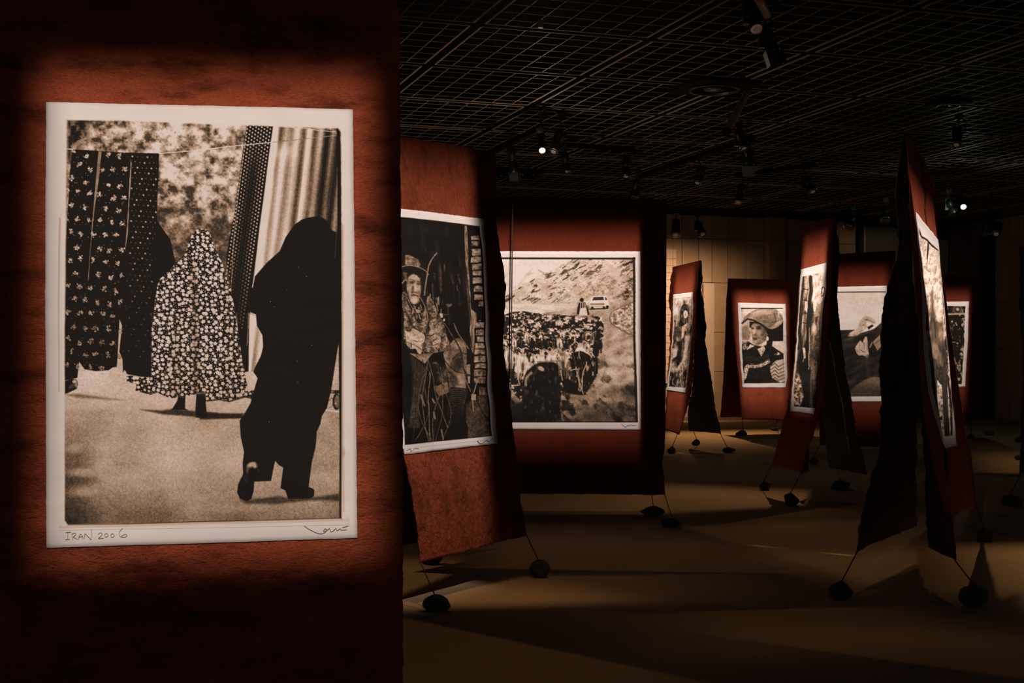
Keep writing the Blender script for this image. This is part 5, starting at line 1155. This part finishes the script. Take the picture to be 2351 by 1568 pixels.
# ================================================================= spotlights and rigging
M_LENS = simple_mat('lens_glass', (.10, .09, .085), .12, .8, .2, .1)
M_LENS_ON = simple_mat('lit_lens', (1, .9, .8), .3, .3, 0, .02, emit=((1.0, .86, .72), 60.0))
M_LENS_DIM = simple_mat('glowing_lens', (.25, .23, .22), .2, .5, 0, .05, emit=((1.0, .85, .7), .03))
def spotlight(label, m, b, l, d, dd=0.0, lit=0, r=.062, boxed=True, door=False):
    pm_, pb, pl_ = V3(P(m[0], m[1], d)), V3(P(b[0], b[1], d)), V3(P(l[0], l[1], d + dd))
    root = empty('spotlight', pm_); tag(root, label, 'spotlight', 'black exhibition spotlights under the ceiling'); o = pm_
    top = CEIL + .005
    MB().tube([pm_, Vector((pm_.x, pm_.y, top))], .005, 5).build('suspension', M_DARKSTEEL, root, False, o)
    MB().box(Vector((pm_.x, pm_.y, CEIL - .008)), (.40, .05, .008), rotg).box(Vector((pm_.x, pm_.y, CEIL - .008)), (.05, .40, .008), rotg).build('hanger_plate', M_MATBLACK, root, False, o)
    MB().box(pm_, (.09, .09, .07)).box(pm_ + Vector((.05, 0, .01)), (.04, .03, .10)).lathe(pm_ + Vector((0, 0, -.02)), pm_ + Vector((0, 0, -.1)), [(0, .025), (.07, .02)], 8).build('clamp', M_DARKSTEEL, root, False, o)
    MB().tube([pm_ + Vector((.05, 0, 0)), pm_ + Vector((.14, .02, -.06)), pm_ + Vector((.12, .02, -.22)), pb + Vector((.03, 0, -.05))], .006, 5).build('cable', M_CABLE, root, True, o)
    MB().tube([pm_, pb], .014, 8).build('stem', M_DARKSTEEL, root, True, o)
    ax = (pl_ - pb); L = ax.length; ax.normalize()
    if boxed: MB().box(pb + Vector((-.02, .03, -.06)), (.11, .10, .24)).build('ballast_box', M_BLACK, root, False, o)
    s = ax.orthogonal().normalized()
    s = ax.cross(Vector((0, 0, 1))); s = s.normalized() if s.length > .05 else Vector((1, 0, 0))
    MB().tube([pb + s * .085 + ax * .1, pb + s * .085 - ax * .02, pb - ax * .05, pb - s * .085 - ax * .02, pb - s * .085 + ax * .1], .009, 6).build('yoke', M_BLACK, root, False, o)
    Lb = max(L, .22)
    MB().lathe(pb, pl_, [(-.03, r * .55), (0, r * .95), (Lb * .12, r), (Lb * .45, r), (Lb * .5, r * .8), (Lb * .55, r * .8)], 14).build('body', M_BLACK, root, True, o)
    barrel = MB().lathe(pb, pl_, [(Lb * .54, r * .82), (Lb * .60, r * 1.05), (Lb * .95, r * 1.12), (Lb, r * 1.12), (Lb, r * .95), (Lb * .93, r * .92)], 14).build('lens_barrel', M_BLACK, root, True, o)
    MB().lathe(pb, pl_, [(Lb * .985, r * .80), (Lb * 1.0, r * .78), (Lb * 1.035, r * .45)], 14).build('lens', (M_LENS, M_LENS_ON, M_LENS_DIM)[lit], barrel, True, o)
    MB().lathe(pb, pl_, [(Lb * .98, r * 1.13), (Lb * 1.02, r * 1.15), (Lb * 1.02, r * .98)], 14).build('rim', M_CHROME, barrel, True, o)
    if door:
        q = ax.to_track_quat('Z', 'Y').to_matrix()
        MB().box(pl_ + q @ Vector((0, r * 1.3, .07)), (r * 2.6, .006, .17), q).box(pl_ + q @ Vector((0, -r * 1.3, .07)), (r * 2.6, .006, .17), q).box(pl_ + q @ Vector((r * 1.3, 0, .07)), (.006, r * 2.6, .15), q).build('barn_door', M_BLACK, barrel, False, o)
    return root, pl_, ax
fx = [
 ('dazzling lit spotlight facing the viewer, left of centre under the ceiling', (1243, 262), (1243, 296), (1245, 345), 21, -.55, 1, .048, True, False),
 ('spotlight hanging just right of the dazzling lit one', (1287, 266), (1285, 305), (1271, 348), 21.3, -.2, 2, .07, True, False),
 ('boxy spotlight hanging left of the dazzling lit one', (1170, 318), (1173, 342), (1180, 395), 23, 0, 0, .07, True, True),
 ('spotlight on the left end of the short black track', (1295, 337), (1296, 354), (1302, 394), 23.5, -.05, 2, .062, False, False),
 ('spotlight on the right end of the short black track', (1440, 346), (1439, 364), (1437, 405), 23.6, -.1, 2, .07, False, False),
 ('spotlight hanging just above the top edge of the goat banner', (1464, 396), (1461, 418), (1456, 452), 25.5, 0, 0, .08, True, False),
 ('spotlight above the lit stone wall, left of two at the same height', (1604, 366), (1611, 388), (1601, 420), 25, -.1, 2, .075, True, False),
 ('spotlight hanging over the gap left of the hat portrait banner', (1702, 404), (1704, 428), (1695, 464), 26, -.1, 2, .075, True, False),
 ('spotlight hanging above and left of the door banner', (1845, 384), (1851, 410), (1866, 440), 26, -.15, 2, .085, True, False),
 ('upper spotlight clamped under the copper-brown pipe', (1694, 288), (1699, 306), (1708, 340), 19, -.1, 2, .06, True, False),
 ('barn-door spotlight below the copper-brown pipe', (1712, 334), (1716, 346), (1720, 378), 21, .1, 0, .075, True, True),
 ('spotlight at the top edge of the photo with a glinting lens', (1722, -30), (1724, 15), (1737, 66), 14.2, -.2, 2, .062, True, False),
 ('barn-door spotlight below the brown pipe stub at the top edge', (1756, 42), (1759, 72), (1774, 118), 15.0, 0, 0, .07, True, True),
 ('spotlight against the lit stone wall, left of the pair', (1553, 488), (1552, 508), (1551, 539), 32, -.2, 2, .10, True, False),
 ('spotlight against the lit stone wall, right of the pair', (1601, 496), (1602, 512), (1613, 538), 32, -.2, 2, .085, True, False),
 ('spotlight above the raised-hands banner, left of the pair', (1957, 478), (1958, 498), (1948, 522), 29, -.1, 0, .10, True, False),
 ('spotlight above the raised-hands banner, right of the pair', (2032, 460), (2032, 478), (2033, 506), 28, -.2, 0, .10, True, False),
 ('dazzling lit spotlight right of the tent under the ceiling', (2204, 436), (2206, 452), (2212, 475), 27, -.5, 1, .055, True, False),
 ('dark spotlight just left of the dazzling one beside the tent', (2176, 440), (2178, 462), (2190, 488), 27, 0, 0, .085, True, False),
 ('left spotlight of the pair before the dark column on the right', (2262, 505), (2262, 516), (2271, 538), 30, 0, 2, .085, True, False),
 ('right spotlight of the pair before the dark column on the right', (2292, 500), (2292, 515), (2287, 537), 30, -.2, 2, .09, True, False),
 ('high spotlight right of the tent top with a pale lens', (2200, 270), (2201, 298), (2196, 332), 20.5, -.15, 2, .07, True, False),
]
for f in fx:
    root, lp, ax = spotlight(*f)
    if f[6] == 1:
        pd = bpy.data.lights.new('lens_glow', 'POINT'); pd.energy = 14; pd.color = (1, .86, .7) if lp.x < 5 else (.75, 1, .8); pd.shadow_soft_size = .05
        po = bpy.data.objects.new('lens_glow', pd); po.location = lp + ax * .12 - root.location; link(po, root)
def bar(name, label, cat, a, b, da, db, r, m, hang=True, square=False):
    p, q = V3(P(a[0], a[1], da)), V3(P(b[0], b[1], db))
    root = empty(name, p); tag(root, label, cat)
    MB().lathe(p, q, [(0, r), ((q - p).length, r)], 4 if square else 12).build('tube' if not square else 'channel', m, root, not square, p)
    for e0, e1 in ((p, q), (q, p)): MB().lathe(e0, e1, [(-.02, r * .7), (0, r * 1.1), (.03, r * 1.1)], 8).build('end_cap', M_MATBLACK, root, False, p)
    if hang:
        for t in (.12, .88):
            w = p.lerp(q, t); MB().tube([w, Vector((w.x, w.y, CEIL))], .005, 5).build('hanging_wire', M_WIRE, root, False, p)
    return root
bar('light_pipe', 'slanted copper-brown pipe hanging from the ceiling grid, right of centre', 'pipe', (1716, 212), (1668, 302), 18.3, 16.0, .05, M_BRASS)
bar('light_pipe', 'brown pipe stub at the top edge of the photo', 'pipe', (1728, -30), (1762, 36), 13.0, 14.2, .045, M_BRASS)
bar('light_track', 'short black lighting track carrying two spotlights near the goat banner', 'track', (1284, 331), (1456, 345), 23.5, 23.6, .055, M_MATBLACK, True, True)
bar('light_track', 'black lighting track slanting above the rust-red banner', 'track', (1118, 354), (1240, 296), 22.5, 20.5, .06, M_MATBLACK, True, True)
bar('light_track', 'black lighting track slanting over the goat banner towards the copper-brown pipe', 'track', (1470, 404), (1725, 318), 26, 21, .06, M_MATBLACK, True, True)
bar('light_track', 'black lighting track high before the right end wall', 'track', (2166, 512), (2290, 494), 30.5, 29.5, .06, M_MATBLACK, True, True)
bar('light_track', 'black lighting track running above the door banner', 'track', (1690, 402), (1870, 378), 26, 25, .05, M_MATBLACK, True, True)
# square black recessed housings with a ring, and a small junction box with loose cable
def housing(label, px, py, size):
    d = (CEIL - .06 - CAMH) * F / (HOR - py); c = V3(P(px, py, d)); root = empty('ceiling_housing', c); tag(root, label, 'ceiling fixture')
    MB().box(Vector((0, 0, .03)), (size, size, .06), rotg).build('plate', M_MATBLACK, root)
    MB().lathe(Vector((0, 0, .0)), Vector((0, 0, -.04)), [(0, size * .36), (.03, size * .37), (.03, size * .33), (0, size * .33)], 24).build('ring', M_DARKSTEEL, root, True)
    MB().lathe(Vector((0, 0, .0)), Vector((0, 0, -.04)), [(0, size * .16), (.02, size * .15)], 16).build('diffuser', M_LENS, root, True)
housing('square black ceiling housing with a round ring, high in the centre right', 1640, 204, 1.0)
housing('square black ceiling housing left of the dazzling lit spotlight', 1185, 400, 1.0)
housing('small recessed ceiling housing near the upper right corner', 2177, 240, .5)
jb = V3(P(1241, 55, 15.6)); root = empty('junction_box', jb); tag(root, 'small brown junction box with loose cable loops at the top of the ceiling', 'junction box')
MB().box(Vector((0, 0, 0)), (.06, .06, .09)).build('box', M_BRASS, root)
for k, (rx, dx) in enumerate(((.14, -.16), (.17, .12), (.1, -.05))):
    MB().tube([Vector((dx + rx * math.cos(a * .5), .02 * k, .12 + rx * math.sin(a * .5))) for a in range(13)], .004, 5).build('cable', M_WIRE, root, True)
MB().tube([Vector((0, 0, .04)), Vector((0, 0, CEIL - jb.z))], .006, 5).build('hanging_wire', M_WIRE, root)

# ================================================================= light
def quad_px(pl, pts): return [surf(pl, np.array([float(x)]), np.array([float(y)]))[0] for x, y in pts]
def lit(name, pl, pts, back, z, offs, softs, E, side=0.0, **kw):
    q = quad_px(pl, pts); c = np.mean(q, 0); n = pl['n'].copy(); n[2] = 0; n /= np.linalg.norm(n)
    r = np.array([-n[1], n[0], 0])
    pos = c + n * back + r * side; pos[2] = z
    return lamp(name, pos, q, offs, softs, E, **kw)
lit('spot_washing', pl1, [(106, 235), (810, 252), (820, 1236), (107, 1258)], 5.6, 5.1, (.27, .16, .15, .12), (.30, .2, .22, .23), 2.5)
lit('spot_ropemaker', pl2, [(893, 476), (1107, 503), (1143, 1018), (932, 1043)], 3.4, 4.9, (.62, -.02, .75, .3), (.75, .22, .7, .3), 2.5)
lit('spot_goats', pl3, [(1086, 577), (1470, 577), (1471, 987), (1086, 985)], 4.6, 5.1, (.32, .02, .24, .3), (.36, .06, .40, .3), 2.75)
lit('spot_crowd', pl4, [(1547, 676), (1592, 670), (1575, 903), (1530, 896)], 3.4, 4.9, (.42, .05, .45, .05), (.48, .14, .5, .14), 2.4)
lit('spot_hat', pl5, [(1693, 695), (1803, 698), (1803, 890), (1704, 890)], 3.6, 4.9, (.32, .12, .50, .15), (.38, .22, .5, .26), 2.8)
lit('spot_door', pl6, [(1838, 619), (1899, 604), (1867, 953), (1814, 945)], 3.4, 4.9, (.42, .03, .05, .06), (.60, .16, .3, .2), 3.9)
lit('spot_hands', pl7, [(1904, 659), (2036, 656), (2040, 922), (1905, 923)], 3.6, 4.9, (.36, .1, .30, .1), (.42, .2, .4, .2), 2.1)
lit('spot_trees', pl8, [(2099, 487), (2151, 551), (2196, 1023), (2166, 1030)], 2.6, 4.9, (.35, .02, .02, .1), (.8, .1, .4, .1), 4.4)
lit('spot_interior', pl9, [(2140, 693), (2224, 692), (2216, 888), (2140, 890)], 3.6, 4.9, (.32, .10, .40, .1), (.38, .18, .4, .2), 2.0)
# wall washer on the stone wall, then added fill and floor lamps
wc = [WQ + AX * wall_t(x) + Vector((0, 0, z)) for x, z in ((1490, 4.6), (1700, 4.4), (1700, 0), (1490, 0))]
lamp('wall_washer', WQ + AX * wall_t(1530) - BX * 4.5 + Vector((0, 0, 5.2)), wc, (.5, 1.2, 1.0, .3), (1.8, 3.4, 1.2, .3), 3.2, (1, .66, .40))
wd = [WQ + AX * wall_t(x) + Vector((0, 0, z)) for x, z in ((1900, 5.3), (2180, 5.3), (2180, 2.5), (1900, 2.5))]
lamp('wall_fill_far', WQ + AX * wall_t(2040) - BX * 5 + Vector((0, 0, 5.3)), wd, (.2, .5, 1.0, .8), (.6, 1.5, 2, 1.2), .18, (1, .76, .58))  # added unseen lamp, only brightens the grey panels
lamp('tent_fill', (.6, 4.0, 5.1), quad_px(pl8l, [(2050, 330), (2092, 420), (2104, 1207), (1966, 1268)]), (.2, .5, .1, .2), (.5, .6, .6, .4), .085, (1, .8, .68))  # added faint lamp without a fixture, lifts the tent's black left sheet
AMB = (1, .61, .30)
def pool(name, px, E, offs, softs, src=None, color=AMB, radius=.03):  # added unseen lamps, beams cut to shape the floor's light and shadow edges
    q = [PF(x, y) for x, y in px]
    if src is None:
        c = sum(q, Vector()) / 4; src = Vector((c.x, c.y - .3, 5.2))
    lamp(name, src, q, offs, softs, E, color, radius)
HARD = .03
pool('floor_streak', [(950, 1376), (1215, 1321), (1540, 1386), (962, 1402)], .66, (.0, .25, .10, .25), (HARD, 1.1, .42, .3))
pool('floor_streak_right', [(1180, 1322), (1640, 1318), (1640, 1400), (1200, 1400)], .12, (.0, .6, .1, .3), (HARD, 1.4, .7, .6))
pool('floor_lens', [(800, 1290), (1062, 1296), (1052, 1314), (915, 1372)], .34, (.6, .02, .0, .3), (.9, .08, HARD, .3), (-4.5, 9.6, 4.2))
pool('floor_band_behind', [(1180, 1130), (1540, 1130), (1530, 1200), (1190, 1204)], .12, (.8, .3, .0, .3), (1.6, .6, HARD, .3))
pool('floor_band_mid', [(1150, 1222), (1660, 1235), (1700, 1316), (1100, 1306)], .09, (.4, 1.2, .0, .4), (1.2, 1.6, HARD, .6))
pool('floor_wedge', [(1560, 1208), (2120, 1180), (2120, 1320), (1985, 1342)], .08, (.1, .2, .3, .0), (.4, .5, .4, HARD))
pool('floor_patch', [(1700, 1275), (2110, 1262), (2112, 1296), (2010, 1362)], .15, (.4, .0, .0, .3), (.8, .04, HARD, .8))
pool('floor_arc', [(1450, 1408), (2045, 1390), (2420, 1460), (1500, 1520)], .07, (.0, .3, .5, .5), (HARD, .8, .9, 1.2))
pool('floor_low_left', [(915, 1414), (1640, 1568), (1500, 1700), (800, 1700)], .10, (.0, .6, .5, .6), (HARD, 1.2, .9, .5))
pool('floor_low_right', [(1649, 1420), (2420, 1470), (2420, 1570), (1600, 1456)], .06, (.3, .3, .0, .5), (.6, .5, HARD, 1.2))
pool('floor_right', [(2200, 1250), (2420, 1250), (2460, 1400), (2260, 1400)], .80, (.3, .5, .2, .6), (.9, .5, .8, 1.6), (3.9, 13.6, 5.2))
pool('floor_mid', [(1480, 1112), (1862, 1130), (1848, 1166), (1500, 1186)], .50, (.6, .03, .02, 1.2), (1.4, .12, .35, 2.2), (4.5, 18.5, 5.2))
pool('floor_mid_dim', [(1640, 1206), (1835, 1173), (2010, 1168), (2010, 1260)], .10, (.0, .4, .4, .6), (HARD, .4, 1.2, 1.2))
pool('floor_far', [(1530, 990), (1840, 985), (1880, 1040), (1510, 1060)], 1.2, (.8, 1.2, 1.0, .3), (3.0, 2.8, 4.0, .5), (3.8, 30, 5.2))
pool('floor_far_right', [(2225, 1040), (2400, 1040), (2420, 1090), (2240, 1085)], .35, (1.5, 1, .1, .3), (3, 1, .3, 1))
pool('floor_slit', [(1858, 1264.3), (1957, 1275.3), (1957, 1277.3), (1858, 1266)], 1.5, (.0, .02, .0, .02), (.01, .05, .01, .3))
pool('floor_slit_far', [(1722, 1250.4), (1808, 1259.6), (1808, 1261.2), (1722, 1252)], 1.2, (.0, .02, .0, .02), (.01, .3, .01, .1))
# added unseen lamp behind the goat banner, stands in for bounce on the ceiling
lamp('ceiling_fill', (-.3, 19.5, .25), [Vector((-4, 15, CEIL)), Vector((4.5, 15, CEIL)), Vector((5, 32, CEIL)), Vector((-4, 32, CEIL))], (1.0, 3.0, 3, 2.0), (3, 6, 6, 3), .26, (1, .70, .50), .05)
# every banner's empty sits at the foot of its front sheet
bpy.context.view_layer.update()
for o in [o for o in COL.objects if o.name.startswith('hanging_banner')]:
    ch = [c for c in COL.objects if c.parent == o]
    fs = next(c for c in ch if c.name.startswith('front_sheet'))
    co = np.empty(len(fs.data.vertices) * 3, np.float32); fs.data.vertices.foreach_get('co', co); co = co.reshape(-1, 3)
    p = Vector((float(co[:, 0].mean()), float(co[:, 1].mean()), float(co[:, 2].min())))
    o.location = p
    for c in ch: c.matrix_parent_inverse = Matrix.Translation(-p)
